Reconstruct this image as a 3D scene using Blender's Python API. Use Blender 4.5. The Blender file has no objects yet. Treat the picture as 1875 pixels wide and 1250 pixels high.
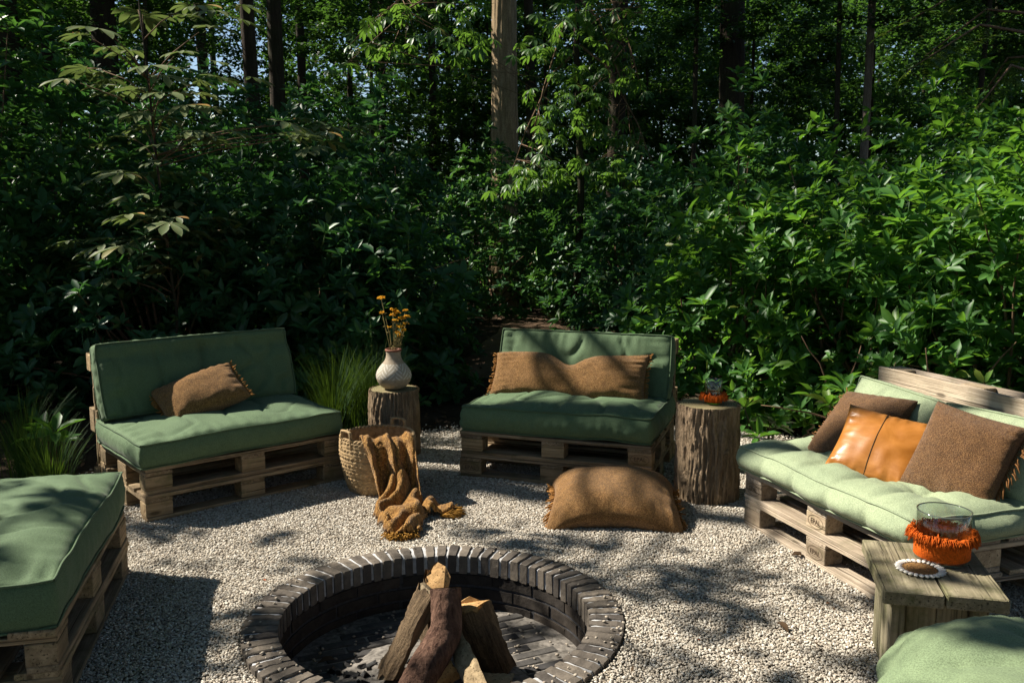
import bpy, bmesh, math, random
import numpy as np
from mathutils import Vector, Matrix, Euler, noise

R = math.radians
random.seed(7)
rng = np.random.default_rng(7)
sc = bpy.context.scene
COL = sc.collection

# ------------------------------------------------------------------ camera, sky, sun, exposure
cam_d = bpy.data.cameras.new('camera'); cam = bpy.data.objects.new('camera', cam_d); COL.objects.link(cam)
cam.location = (0, 0, 1.6151); cam.rotation_euler = (math.pi/2 - 0.1401, 0, 0)
cam_d.lens = 31.31; cam_d.sensor_width = 36; cam_d.clip_start = 0.05; cam_d.clip_end = 1000
sc.camera = cam
SUN = Vector((-0.70, 0.175, 0.70)).normalized()          # towards the sun
world = bpy.data.worlds.new('World'); sc.world = world; world.use_nodes = True
wn = world.node_tree; bg = wn.nodes['Background']
sky = wn.nodes.new('ShaderNodeTexSky'); sky.sky_type = 'NISHITA'; sky.sun_disc = False
sky.sun_elevation = math.asin(SUN.z); sky.sun_rotation = math.atan2(SUN.x, SUN.y)
sky.air_density = 1.0; sky.dust_density = 0.3; sky.ozone_density = 2.0
wn.links.new(sky.outputs[0], bg.inputs[0]); bg.inputs[1].default_value = 0.06
sl = bpy.data.lights.new('sun', 'SUN'); sl.energy = 5.0; sl.angle = R(0.53); sl.color = (1.0, 0.93, 0.80)
so = bpy.data.objects.new('sun', sl); COL.objects.link(so); so.rotation_euler = SUN.to_track_quat('Z', 'Y').to_euler()
so.location = (-8, 2, 12)
vs = sc.view_settings
vs.view_transform = 'Standard'; vs.look = 'None'; vs.exposure = 1.12; vs.gamma = 1.0
sc.cycles.use_denoising = True; sc.cycles.max_bounces = 7; sc.cycles.transparent_max_bounces = 8
sc.cycles.diffuse_bounces = 3; sc.cycles.glossy_bounces = 3; sc.cycles.transmission_bounces = 6
sc.cycles.caustics_reflective = False; sc.cycles.caustics_refractive = False
sc.cycles.sample_clamp_indirect = 4.0

# ------------------------------------------------------------------ helpers
def thing(name, label, cat, loc=(0, 0, 0), rz=0.0, group=None, rot=None):
    o = bpy.data.objects.new(name, None); COL.objects.link(o); o.empty_display_size = 0.05
    o.location = loc; o.rotation_euler = rot if rot is not None else (0, 0, rz)
    o['label'] = label; o['category'] = cat
    if group: o['group'] = group
    return o
def obj(name, me, mat=None, parent=None, loc=None, rot=None, kind=None, scale=None):
    o = bpy.data.objects.new(name, me); COL.objects.link(o)
    if mat is not None and not me.materials: me.materials.append(mat)
    if parent: o.parent = parent
    if loc is not None: o.location = loc
    if rot is not None: o.rotation_euler = rot
    if scale is not None: o.scale = scale
    if kind: o['kind'] = kind
    return o
def tag(o, label, cat, group=None):
    o['label'] = label; o['category'] = cat
    if group: o['group'] = group
    return o
def struct(name, me, mat):
    return obj(name, me, mat, kind='structure')
def mesh(name, vs_, fs_, smooth=True, uv=None):
    me = bpy.data.meshes.new(name)
    me.from_pydata([tuple(v) for v in vs_], [], [tuple(f) for f in fs_])
    if smooth: me.polygons.foreach_set('use_smooth', [True]*len(me.polygons))
    if uv is not None:
        lay = me.uv_layers.new(name='UVMap')
        li = np.empty(len(me.loops), dtype=np.int32); me.loops.foreach_get('vertex_index', li)
        lay.data.foreach_set('uv', np.asarray(uv, dtype=np.float32)[li].ravel())
    me.update()
    return me
def npmesh(name, V, F, attr=None, smooth=True):
    """V (n,3), F (m,3) triangles; attr: per-vertex float 'tint'"""
    me = bpy.data.meshes.new(name); V = np.ascontiguousarray(V, dtype=np.float32); F = np.ascontiguousarray(F, dtype=np.int32)
    me.vertices.add(len(V)); me.vertices.foreach_set('co', V.ravel())
    me.loops.add(F.size); me.loops.foreach_set('vertex_index', F.ravel())
    me.polygons.add(len(F)); me.polygons.foreach_set('loop_start', np.arange(0, F.size, 3, dtype=np.int32))
    if smooth: me.polygons.foreach_set('use_smooth', np.ones(len(F), dtype=bool))
    me.update(calc_edges=True)
    if attr is not None:
        a = me.attributes.new('tint', 'FLOAT', 'POINT'); a.data.foreach_set('value', np.ascontiguousarray(attr, dtype=np.float32))
    return me
class MB:
    def __init__(s): s.v = []; s.f = []
    def add(s, v, f):
        o = len(s.v); s.v += [tuple(p) for p in v]; s.f += [tuple(i+o for i in q) for q in f]
    def tube(s, path, rad, n=6, cap=True, squash=None):
        path = [Vector(p) for p in path]; m = len(path)
        rad = rad if hasattr(rad, '__len__') else [rad]*m
        o = len(s.v); up = None
        for i, p in enumerate(path):
            d = (path[min(i+1, m-1)] - path[max(i-1, 0)]).normalized()
            if up is None:
                up = d.orthogonal().normalized()
            up = (up - d*up.dot(d)).normalized(); sd = d.cross(up)
            for k in range(n):
                a = 2*math.pi*k/n
                s.v.append(tuple(p + (up*math.cos(a) + sd*math.sin(a))*rad[i]))
        for i in range(m-1):
            for k in range(n):
                k2 = (k+1) % n
                s.f.append((o+i*n+k, o+i*n+k2, o+(i+1)*n+k2, o+(i+1)*n+k))
        if cap:
            s.f.append(tuple(o+k for k in reversed(range(n)))); s.f.append(tuple(o+(m-1)*n+k for k in range(n)))
    def mesh(s, name, smooth=True): return mesh(name, s.v, s.f, smooth)
def lathe(prof, n=48, cap=False):
    v = []; f = []
    for r, z in prof:
        for k in range(n):
            a = 2*math.pi*k/n; v.append((r*math.cos(a), r*math.sin(a), z))
    for i in range(len(prof)-1):
        for k in range(n):
            k2 = (k+1) % n
            f.append((i*n+k, i*n+k2, (i+1)*n+k2, (i+1)*n+k))
    if cap:
        f.append(tuple(reversed(range(n)))); f.append(tuple((len(prof)-1)*n+k for k in range(n)))
    return v, f
def chamfer_box(sx, sy, sz, c=0.003, nx=1, jit=0.0, seed=0):
    """box centred at the origin with chamfered edges, cut into nx slices along x and slightly uneven"""
    rd = random.Random(seed)
    sec = []
    for (y, z) in ((-sy/2+c, -sz/2), (sy/2-c, -sz/2), (sy/2, -sz/2+c), (sy/2, sz/2-c), (sy/2-c, sz/2), (-sy/2+c, sz/2), (-sy/2, sz/2-c), (-sy/2, -sz/2+c)):
        sec.append((y, z))
    xs = [-sx/2, -sx/2+c] + [(-sx/2 + sx*i/nx) for i in range(1, nx)] + [sx/2-c, sx/2]
    v = []; f = []
    bow = rd.uniform(-1, 1)*jit
    for i, x in enumerate(xs):
        e = i in (0, len(xs)-1)
        w1 = rd.uniform(-1, 1)*jit; w2 = rd.uniform(-1, 1)*jit
        b = bow*(1-(2*x/sx)**2)
        for (y, z) in sec:
            yy = y*(1 - (c/(sy/2) if e else 0)); zz = z*(1 - (c/(sz/2) if e else 0))
            yy += w1*(1 if y > 0 else .4); zz += b + (w2 if z > 0 else w1*.5)*(1 if y > 0 else .6)
            v.append((x, yy, zz))
    for i in range(len(xs)-1):
        for k in range(8):
            k2 = (k+1) % 8
            f.append((i*8+k, (i+1)*8+k, (i+1)*8+k2, i*8+k2))
    f.append(tuple(range(8))); f.append(tuple((len(xs)-1)*8+k for k in reversed(range(8))))
    return v, f

# ------------------------------------------------------------------ materials
class NT:
    def __init__(s, name):
        s.m = bpy.data.materials.new(name); s.m.use_nodes = True; s.t = s.m.node_tree; s.t.nodes.clear()
        s.out = s.t.nodes.new('ShaderNodeOutputMaterial')
    def n(s, typ, ins=None, **props):
        nd = s.t.nodes.new('ShaderNode'+typ)
        for k, v in props.items(): setattr(nd, k, v)
        for k, v in (ins or {}).items():
            sk = nd.inputs[k]
            if isinstance(v, bpy.types.NodeSocket): s.t.links.new(v, sk)
            else: sk.default_value = v
        return nd
    def ramp(s, fac, stops, interp='LINEAR'):
        nd = s.t.nodes.new('ShaderNodeValToRGB'); cr = nd.color_ramp; cr.interpolation = interp
        while len(cr.elements) < len(stops): cr.elements.new(0.5)
        for e, (p, c) in zip(cr.elements, stops):
            e.position = p; e.color = tuple(c)+(1,) if len(c) == 3 else c
        s.t.links.new(fac, nd.inputs[0]); return nd.outputs[0]
    def mix(s, fac, a, b, mode='MIX'):
        return s.n('MixRGB', {'Fac': fac, 'Color1': a if isinstance(a, bpy.types.NodeSocket) else tuple(a)+(1,), 'Color2': b if isinstance(b, bpy.types.NodeSocket) else tuple(b)+(1,)}, blend_type=mode).outputs[0]
    def math(s, op, a, b=0.0, c=.03):
        return s.n('Math', {0: a, 1: b, 2: c}, operation=op).outputs[0]
    def coords(s, scale=(1, 1, 1), kind='Object', rnd=True):
        tc = s.n('TexCoord').outputs[kind]
        if rnd:
            oi = s.n('ObjectInfo').outputs['Random']
            off = s.math('MULTIPLY', oi, 37.0)
            tc = s.n('VectorMath', {0: tc, 1: s.n('CombineXYZ', {0: off, 1: s.math('MULTIPLY', oi, 91.0), 2: s.math('MULTIPLY', oi, 53.0)}).outputs[0]}, operation='ADD').outputs[0]
        return s.n('Mapping', {'Vector': tc, 'Scale': scale}).outputs[0]
    def noise(s, vec, scale, detail=4, rough=0.55, dist=0.0):
        return s.n('TexNoise', {'Vector': vec, 'Scale': scale, 'Detail': detail, 'Roughness': rough, 'Distortion': dist}).outputs[0]
    def bump(s, h, strength=0.3, dist=0.01):
        return s.n('Bump', {'Height': h, 'Strength': strength, 'Distance': dist}).outputs[0]
    def princ(s, col, rough=0.7, normal=None, spec=0.3, **kw):
        ins = {'Roughness': rough, 'Specular IOR Level': spec}
        ins['Base Color'] = col if isinstance(col, bpy.types.NodeSocket) else tuple(col)+(1,)
        if normal is not None: ins['Normal'] = normal
        ins.update(kw)
        return s.n('BsdfPrincipled', ins).outputs[0]
    def done(s, sh):
        s.t.links.new(sh, s.out.inputs[0]); return s.m

def m_wood(name, light, dark, stain=(0.05, 0.045, 0.03), rough=0.85, moss=0.0, grain=1.0):
    t = NT(name)
    c = t.coords((2.2, 60, 60)); c2 = t.coords((3, 7, 7)); c3 = t.coords((1, 1, 1))
    g = t.noise(c, 1.0*grain, 5, .65, .4)
    st = t.noise(c2, 1.0, 4, .6)
    col = t.ramp(g, [(0.25, dark), (0.5, [(a+b)/2 for a, b in zip(light, dark)]), (0.72, light)])
    col = t.mix(t.ramp(st, [(0.42, (0, 0, 0)), (0.75, (.75, .75, .75))]), col, stain)
    crk = t.noise(t.coords((1.3, 120, 120)), 1.0, 3, .5, .3)
    col = t.mix(t.ramp(crk, [(0.60, (0, 0, 0)), (0.68, (.85, .85, .85))]), col, [x*.35 for x in dark])
    kn = t.n('TexVoronoi', {'Vector': t.coords((3.2, 9, 9)), 'Scale': 1.0, 'Randomness': 1.0}).outputs['Distance']
    col = t.mix(t.ramp(kn, [(0.06, (.8, .8, .8)), (0.13, (0, 0, 0))]), col, [x*.4 for x in dark])
    if moss: col = t.mix(t.ramp(t.noise(c3, 9, 5, .7), [(0.5, (0, 0, 0)), (0.72, (moss,)*3)]), col, (0.07, 0.085, 0.025))
    rv = t.n('ObjectInfo').outputs['Random']
    col = t.mix(1.0, col, t.ramp(rv, [(0, (.72, .72, .74)), (1, (1.12, 1.08, 1.0))]), 'MULTIPLY')
    h = t.math('SUBTRACT', t.math('ADD', g, t.math('MULTIPLY', t.noise(c3, 60, 4, .7), .5)), t.math('MULTIPLY', t.ramp(crk, [(0.60, (0, 0, 0)), (0.68, (1, 1, 1))]), .8))
    return t.done(t.princ(col, rough, t.bump(h, .7, .006), .2))
M = {}
M['pallet'] = m_wood('weathered_pallet_wood', (0.46, 0.35, 0.225), (0.15, 0.10, 0.058), (0.085, 0.062, 0.034), moss=.5)
M['pallet_pale'] = m_wood('bleached_pallet_wood', (0.58, 0.50, 0.41), (0.22, 0.17, 0.125), (0.16, 0.12, 0.09), moss=.3)
M['block'] = m_wood('pallet_block_wood', (0.45, 0.34, 0.21), (0.18, 0.12, 0.065), (0.09, 0.07, 0.04), moss=.6, grain=.6)
M['block_pale'] = m_wood('bleached_block_wood', (0.54, 0.44, 0.33), (0.25, 0.185, 0.125), (0.15, 0.11, 0.07), moss=.5, grain=.6)
M['table'] = m_wood('mossy_oak', (0.35, 0.31, 0.225), (0.13, 0.115, 0.075), (0.09, 0.085, 0.045), moss=.7, grain=.8)
M['split'] = m_wood('split_wood', (0.62, 0.40, 0.18), (0.36, 0.20, 0.08), (0.28, 0.16, 0.06), rough=.75, grain=.7)
M['split_old'] = m_wood('old_split_wood', (0.42, 0.33, 0.21), (0.19, 0.14, 0.085), (0.07, 0.055, 0.035), grain=.7)
def m_simple(name, col, rough=.7, spec=.3, nscale=0, nstr=.2, var=0.15, **kw):
    t = NT(name); c = t.coords()
    n = t.noise(c, nscale or 20, 4)
    k = t.ramp(n, [(0.3, [x*(1-var) for x in col]), (0.7, [min(1, x*(1+var)) for x in col])])
    return t.done(t.princ(k, rough, t.bump(n, nstr, .004) if nscale else None, spec, **kw))
def m_canvas(name, col, rough=.8, wv=320.0):
    t = NT(name); c = t.coords((1, 1, 1), rnd=False); c2 = t.coords((1, 1, 1))
    w1 = t.n('TexWave', {'Vector': c, 'Scale': wv/6.28*2, 'Distortion': 1.5, 'Detail': 2.0}, wave_type='BANDS', bands_direction='X').outputs[1]
    w2 = t.n('TexWave', {'Vector': c, 'Scale': wv/6.28*2, 'Distortion': 1.5, 'Detail': 2.0}, wave_type='BANDS', bands_direction='Y').outputs[1]
    f = t.noise(c2, 240, 3, .7); b = t.noise(c2, 3.0, 4, .6)
    k = t.ramp(f, [(0.3, [x*.6 for x in col]), (0.7, [min(1, x*1.36) for x in col])])
    k = t.mix(1.0, k, t.ramp(b, [(0.3, (.86, .88, .86)), (0.7, (1.1, 1.08, 1.05))]), 'MULTIPLY')
    wr = t.noise(c2, 22.0, 4, .6)
    h = t.math('ADD', t.math('MULTIPLY', t.math('ADD', w1, w2), .12), t.math('ADD', t.math('MULTIPLY', f, .25), t.math('MULTIPLY', wr, .9)))
    return t.done(t.princ(k, rough, t.bump(h, .35, .006), .25, **{'Sheen Weight': .08, 'Sheen Roughness': .4}))
M['green'] = m_canvas('forest_green_canvas', (0.085, 0.135, 0.070))
M['green_pipe'] = m_canvas('forest_green_piping', (0.074, 0.118, 0.062))
M['sage'] = m_canvas('sage_green_canvas', (0.255, 0.305, 0.195))
M['sage_pipe'] = m_canvas('sage_piping', (0.25, 0.30, 0.195))
M['sage2'] = m_canvas('dull_sage_canvas', (0.165, 0.22, 0.125))
def m_knit(name, lo, hi, scale=60, uv=True):
    t = NT(name); c = t.coords((1, 1, 1), 'UV' if uv else 'Object', rnd=False)
    vo = t.n('TexVoronoi', {'Vector': c, 'Scale': scale, 'Randomness': .45})
    d = vo.outputs['Distance']; rc = vo.outputs['Color']
    nb = t.noise(c, scale*.12, 4, .6)
    k = t.ramp(t.n('SeparateColor', {0: rc}).outputs[0], [(0.0, lo), (0.55, [(a+b)/2 for a, b in zip(lo, hi)]), (1.0, hi)])
    k = t.mix(t.ramp(d, [(0.35, (0, 0, 0)), (0.75, (.8, .8, .8))]), k, [x*.35 for x in lo])
    k = t.mix(1.0, k, t.ramp(nb, [(0.3, (.8, .8, .8)), (0.7, (1.12, 1.1, 1.05))]), 'MULTIPLY')
    return t.done(t.princ(k, .95, t.bump(t.math('SUBTRACT', 1.0, d), .9, .008), .1, **{'Sheen Weight': .15}))
M['knit'] = m_knit('ochre_brown_woven_wool', (0.19, 0.088, 0.026), (0.44, 0.245, 0.09), 115)
M['knit_dark'] = m_knit('dark_brown_woven_wool', (0.13, 0.058, 0.022), (0.32, 0.17, 0.07), 135)
M['yarn'] = m_simple('brown_yarn', (0.26, 0.125, 0.038), .95, .1, 90, .4, .4)
M['yarn_dark'] = m_simple('dark_brown_yarn', (0.17, 0.08, 0.03), .95, .1, 90, .4, .4)
M['throw'] = m_knit('ochre_boucle_wool', (0.20, 0.09, 0.02), (0.48, 0.265, 0.08), 48)
M['throw_yarn'] = m_simple('ochre_yarn', (0.32, 0.165, 0.035), .95, .1, 90, .4, .4)
def m_leather():
    t = NT('tan_leather'); c = t.coords((1, 1, 1), 'UV', rnd=False)
    n = t.noise(c, 5, 5, .6, .6); f = t.noise(c, 120, 3, .6)
    k = t.ramp(n, [(0.3, (0.27, 0.095, 0.012)), (0.7, (0.40, 0.155, 0.025))])
    w = t.noise(t.n('Mapping', {'Vector': c, 'Scale': (4, 26, 1)}).outputs[0], 1.0, 4, .6, .8)
    h = t.math('ADD', t.math('MULTIPLY', f, .12), t.math('MULTIPLY', w, .6))
    return t.done(t.princ(k, t.ramp(n, [(0.3, (.36,)*3), (0.7, (.52,)*3)]), t.bump(h, .35, .006), .45, **{'Coat Weight': .08, 'Coat Roughness': .2}))
M['leather'] = m_leather()
M['thread'] = m_simple('dark_thread', (0.05, 0.03, 0.012))
def m_bark(name, lo, hi, sc_=1.0, moss=0.0, strength=.8):
    t = NT(name); c = t.coords((14*sc_, 14*sc_, 2.0*sc_)); c2 = t.coords((1, 1, 1))
    n = t.noise(c, 1.5, 6, .65, .6); f = t.noise(c2, 45*sc_, 5, .7); b = t.noise(c2, 1.6, 4)
    k = t.ramp(n, [(0.3, lo), (0.62, [(a+b_)/2 for a, b_ in zip(lo, hi)]), (0.8, hi)])
    k = t.mix(1.0, k, t.ramp(f, [(0.3, (.7, .7, .7)), (0.7, (1.2, 1.18, 1.15))]), 'MULTIPLY')
    if moss: k = t.mix(t.ramp(b, [(0.45, (0, 0, 0)), (0.7, (moss,)*3)]), k, (0.05, 0.07, 0.025))
    return t.done(t.princ(k, .9, t.bump(t.math('ADD', n, t.math('MULTIPLY', f, .4)), strength, .02), .15))
M['bark'] = m_bark('grey_brown_bark', (0.20, 0.142, 0.085), (0.60, 0.46, 0.29), 1.0, .10)
M['bark_dark'] = m_bark('dark_bark', (0.025, 0.019, 0.014), (0.085, 0.065, 0.048), 1.0, .35)
M['bark_pale'] = m_bark('pale_bark', (0.12, 0.09, 0.07), (0.42, 0.34, 0.28), 1.6)
M['stump'] = m_bark('stump_bark', (0.12, 0.083, 0.052), (0.50, 0.37, 0.25), 2.0, .15)
M['red_bark'] = m_bark('reddish_log_bark', (0.045, 0.022, 0.016), (0.30, 0.175, 0.125), 2.2, 0.0, 1.0)
M['char_bark'] = m_bark('rough_log_bark', (0.05, 0.034, 0.022), (0.30, 0.21, 0.125), 2.2, 0.0, 1.0)
M['twig'] = m_simple('brown_twig_bark', (0.16, 0.10, 0.06), .85, .2, 30, .3, .35)
def m_rings(name, a, b, moss=.5):
    t = NT(name); c = t.coords((1, 1, 1), rnd=False)
    w = t.n('TexWave', {'Vector': c, 'Scale': 22.0, 'Distortion': 2.5, 'Detail': 3.0, 'Detail Scale': 2.0}, wave_type='RINGS', rings_direction='Z').outputs[1]
    k = t.ramp(w, [(0.2, a), (0.8, b)]); n = t.noise(c, 9, 5, .7)
    k = t.mix(t.ramp(n, [(0.4, (0, 0, 0)), (0.65, (moss,)*3)]), k, (0.10, 0.115, 0.04))
    return t.done(t.princ(k, .85, t.bump(w, .3, .004), .2))
M['rings'] = m_rings('mossy_cut_face', (0.15, 0.115, 0.06), (0.30, 0.245, 0.14))
M['log_end'] = m_rings('fresh_cut_face', (0.36, 0.20, 0.08), (0.55, 0.35, 0.16), .15)
def m_leaf(name, lo, hi, trans=.35, rough=.32, spec=.5, tcol=None, blotch=None):
    t = NT(name)
    at = t.n('Attribute', attribute_name='tint').outputs['Fac']
    oi = t.n('ObjectInfo').outputs['Random']
    v = t.math('FRACT', t.math('ADD', at, t.math('MULTIPLY', oi, .37)))
    k = t.ramp(v, [(0.0, lo), (0.6, [(a+b)/2 for a, b in zip(lo, hi)]), (0.9, hi), (0.95, [hi[0]*1.6, hi[1]*1.15, hi[2]]), (1.0, [hi[0]*3.2, hi[1]*1.35, hi[2]])])
    if blotch:
        c = t.coords((1, 1, 1)); n = t.noise(c, 9, 5, .75)
        k = t.mix(t.ramp(n, [(0.53, (0, 0, 0)), (0.68, (.85, .85, .85))]), k, blotch)
    tc = tcol or (hi[0]*2.6+.02, hi[1]*2.2, hi[2]*.8)
    p = t.princ(k, rough, None, spec)
    tr = t.n('BsdfTranslucent', {'Color': tuple(tc)+(1,)}).outputs[0]
    return t.done(t.n('MixShader', {0: trans, 1: p, 2: tr}).outputs[0])
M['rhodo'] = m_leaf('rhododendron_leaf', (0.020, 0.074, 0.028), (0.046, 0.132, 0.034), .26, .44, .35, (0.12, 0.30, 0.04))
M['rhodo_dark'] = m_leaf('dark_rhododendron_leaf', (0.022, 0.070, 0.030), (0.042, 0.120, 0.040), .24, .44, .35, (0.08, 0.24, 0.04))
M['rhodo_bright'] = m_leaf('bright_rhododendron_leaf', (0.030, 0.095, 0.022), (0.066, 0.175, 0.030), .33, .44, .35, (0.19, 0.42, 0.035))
M['chestnut'] = m_leaf('chestnut_leaf', (0.040, 0.095, 0.028), (0.080, 0.165, 0.045), .36, .42, .4, (0.18, 0.36, 0.04))
M['chestnut_brown'] = m_leaf('browning_chestnut_leaf', (0.105, 0.150, 0.062), (0.175, 0.215, 0.090), .30, .45, .4, (0.17, 0.24, 0.06), (0.26, 0.19, 0.09))
M['beech'] = m_leaf('beech_leaf', (0.030, 0.070, 0.018), (0.070, 0.135, 0.030), .42, .38, .4, (0.20, 0.32, 0.03))
M['woodleaf'] = m_leaf('woodland_leaf', (0.013, 0.038, 0.012), (0.034, 0.082, 0.020), .33, .5, .25, (0.11, 0.25, 0.03))
M['grass'] = m_leaf('grass_blade', (0.015, 0.044, 0.012), (0.034, 0.085, 0.020), .22, .65, .12)
M['litter'] = m_leaf('dead_leaf', (0.055, 0.035, 0.020), (0.16, 0.095, 0.05), .1, .8, .15, (0.2, 0.1, 0.04))
def m_soil():
    t = NT('dark_forest_soil'); c = t.coords(rnd=False)
    n = t.noise(c, 2.2, 8, .7); f = t.noise(c, 55, 5, .75)
    k = t.ramp(n, [(0.3, (0.022, 0.017, 0.012)), (0.7, (0.070, 0.050, 0.034))])
    k = t.mix(1.0, k, t.ramp(f, [(0.3, (.55, .55, .55)), (0.7, (1.5, 1.4, 1.25))]), 'MULTIPLY')
    return t.done(t.princ(k, .95, t.bump(t.math('ADD', n, f), .9, .03), .1))
M['soil'] = m_soil()
def m_path():
    t = NT('trodden_path'); c = t.coords(rnd=False)
    n = t.noise(c, 3, 7, .7); f = t.noise(c, 70, 4, .75)
    k = t.ramp(n, [(0.3, (0.10, 0.066, 0.045)), (0.7, (0.20, 0.135, 0.095))])
    k = t.mix(1.0, k, t.ramp(f, [(0.3, (.6, .6, .6)), (0.7, (1.4, 1.35, 1.25))]), 'MULTIPLY')
    return t.done(t.princ(k, .95, t.bump(f, .7, .02), .1))
M['path'] = m_path()
def m_gravel_base():
    t = NT('gravel_bed'); c = t.coords(rnd=False)
    v = t.n('TexVoronoi', {'Vector': c, 'Scale': 85.0, 'Randomness': 1.0})
    k = t.ramp(t.n('SeparateColor', {0: v.outputs['Color']}).outputs[0], [(0.0, (0.13, 0.11, 0.085)), (.5, (0.30, 0.26, 0.21)), (1.0, (0.46, 0.41, 0.34))])
    k = t.mix(t.ramp(v.outputs['Distance'], [(0.4, (0, 0, 0)), (0.8, (.9, .9, .9))]), k, (0.06, 0.05, 0.04))
    return t.done(t.princ(k, .85, t.bump(t.math('SUBTRACT', 1.0, v.outputs['Distance']), 1.0, .012), .2))
M['gravel_base'] = m_gravel_base()
def m_pebble():
    t = NT('pale_pebble'); oi = t.n('ObjectInfo').outputs['Random']; c = t.coords()
    k = t.ramp(oi, [(0.0, (0.56, 0.51, 0.435)), (0.22, (0.40, 0.345, 0.275)), (0.42, (0.64, 0.60, 0.53)), (0.60, (0.30, 0.25, 0.195)), (0.76, (0.51, 0.455, 0.38)), (0.9, (0.19, 0.165, 0.14)), (1.0, (0.72, 0.69, 0.63))])
    return t.done(t.princ(k, .75, None, .25))
M['pebble'] = m_pebble()
def m_brick(name, lo, hi, soot=.3):
    t = NT(name); c = t.coords(); oi = t.n('ObjectInfo').outputs['Random']
    n = t.noise(c, 24, 6, .7); b = t.noise(c, 7, 4, .6)
    k = t.ramp(oi, [(0, lo), (1, hi)])
    k = t.mix(1.0, k, t.ramp(n, [(0.3, (.65, .65, .65)), (0.7, (1.3, 1.28, 1.22))]), 'MULTIPLY')
    k = t.mix(t.ramp(b, [(0.45, (0, 0, 0)), (0.75, (soot,)*3)]), k, (0.02, 0.019, 0.018))
    return t.done(t.princ(k, .95, t.bump(n, .8, .007), .06))
M['brick'] = m_brick('grey_brown_brick', (0.070, 0.062, 0.058), (0.17, 0.145, 0.122), .4)
M['brick_soot'] = m_brick('sooty_brick', (0.030, 0.027, 0.026), (0.070, 0.058, 0.050), .45)
M['brick_floor'] = m_brick('sooty_floor_brick', (0.045, 0.044, 0.047), (0.10, 0.094, 0.09), .4)
M['mortar'] = m_simple('pale_mortar', (0.40, 0.40, 0.41), .9, .2, 60, .6, .25)
M['mortar_dark'] = m_simple('sooty_mortar', (0.05, 0.05, 0.055), .9, .2, 60, .6, .35)
M['ash'] = m_simple('grey_ash', (0.16, 0.145, 0.13), .95, .1, 40, .8, .6)
M['char'] = m_simple('charcoal', (0.014, 0.013, 0.013), .55, .4, 40, .8, .4)
M['rattan'] = m_simple('seagrass', (0.33, 0.225, 0.115), .75, .3, 40, .4, .38)
def m_vase():
    t = NT('etched_stoneware'); c = t.coords(rnd=False)
    sx = t.n('SeparateXYZ', {0: c}); x, y, z = sx.outputs
    ang = t.math('ARCTAN2', y, x)
    # herringbone: diagonal dashes whose slope flips from band to band
    band = t.math('MULTIPLY', ang, 2.2); fb = t.math('FRACT', band); fl = t.math('SUBTRACT', t.math('MULTIPLY', t.math('GREATER_THAN', t.math('FRACT', t.math('MULTIPLY', band, .5)), .5), 2.0), 1.0)
    d = t.math('FRACT', t.math('ADD', t.math('MULTIPLY', z, 34.0), t.math('MULTIPLY', t.math('MULTIPLY', fb, fl), 1.6)))
    line = t.math('LESS_THAN', t.math('ABSOLUTE', t.math('SUBTRACT', d, .5)), .17)
    rng_ = t.math('MULTIPLY', t.math('GREATER_THAN', z, .075), t.math('LESS_THAN', z, .175))
    inner = t.math('LESS_THAN', t.math('ABSOLUTE', t.math('SUBTRACT', fb, .5)), .43)
    msk = t.math('MULTIPLY', t.math('MULTIPLY', line, rng_), inner)
    n = t.noise(c, 50, 4, .7)
    base = t.ramp(n, [(0.3, (0.25, 0.20, 0.145)), (0.7, (0.36, 0.295, 0.22))])
    base = t.mix(t.math('MULTIPLY', rng_, .5), base, (0.36, 0.34, 0.29))
    k = t.mix(t.math('MULTIPLY', msk, .6), base, (0.62, 0.60, 0.54))
    return t.done(t.princ(k, .8, t.bump(t.math('ADD', n, msk), .4, .004), .25))
M['vase'] = m_vase()
M['vase_rim'] = m_simple('terracotta_rim', (0.20, 0.075, 0.045), .7)
M['flower'] = m_simple('dried_yellow_flower', (0.62, 0.30, 0.02), .9, .1, 60, .6, .35)
M['stem'] = m_simple('dried_stem', (0.17, 0.14, 0.055), .9, .1, 40, .2, .3)
M['glass'] = (lambda t: t.done(t.n('MixShader', {0: t.math('MULTIPLY_ADD', t.math('POWER', t.n('LayerWeight', {'Blend': .5}).outputs['Facing'], 3.0), .7, .06), 1: t.n('BsdfTransparent', {'Color': (.93, .96, .94, 1)}).outputs[0], 2: t.n('BsdfGlossy', {'Roughness': .03}).outputs[0]}).outputs[0]))(NT('clear_glass'))
M['glass_edge'] = m_simple('glass_edge', (0.10, 0.12, 0.10), .1, .8)
M['orange_band'] = m_simple('orange_felt', (0.62, 0.115, 0.012), .95, .1, 150, .5, .3)
M['orange_yarn'] = m_simple('rust_orange_yarn', (0.50, 0.098, 0.012), .95, .1, 90, .4, .35)
M['shell'] = m_simple('cowrie_shell', (0.78, 0.74, 0.68), .3, .5, 30, .05, .08)
M['coaster'] = m_simple('woven_bead_disc', (0.30, 0.165, 0.055), .6, .4, 120, .8, .5)
M['tagblack'] = m_simple('black_label', (0.012, 0.012, 0.012), .5)
M['tagwhite'] = m_simple('white_label', (0.7, 0.7, 0.7), .6)
M['stamp'] = m_simple('burnt_stamp', (0.075, 0.05, 0.03), .9)

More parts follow.
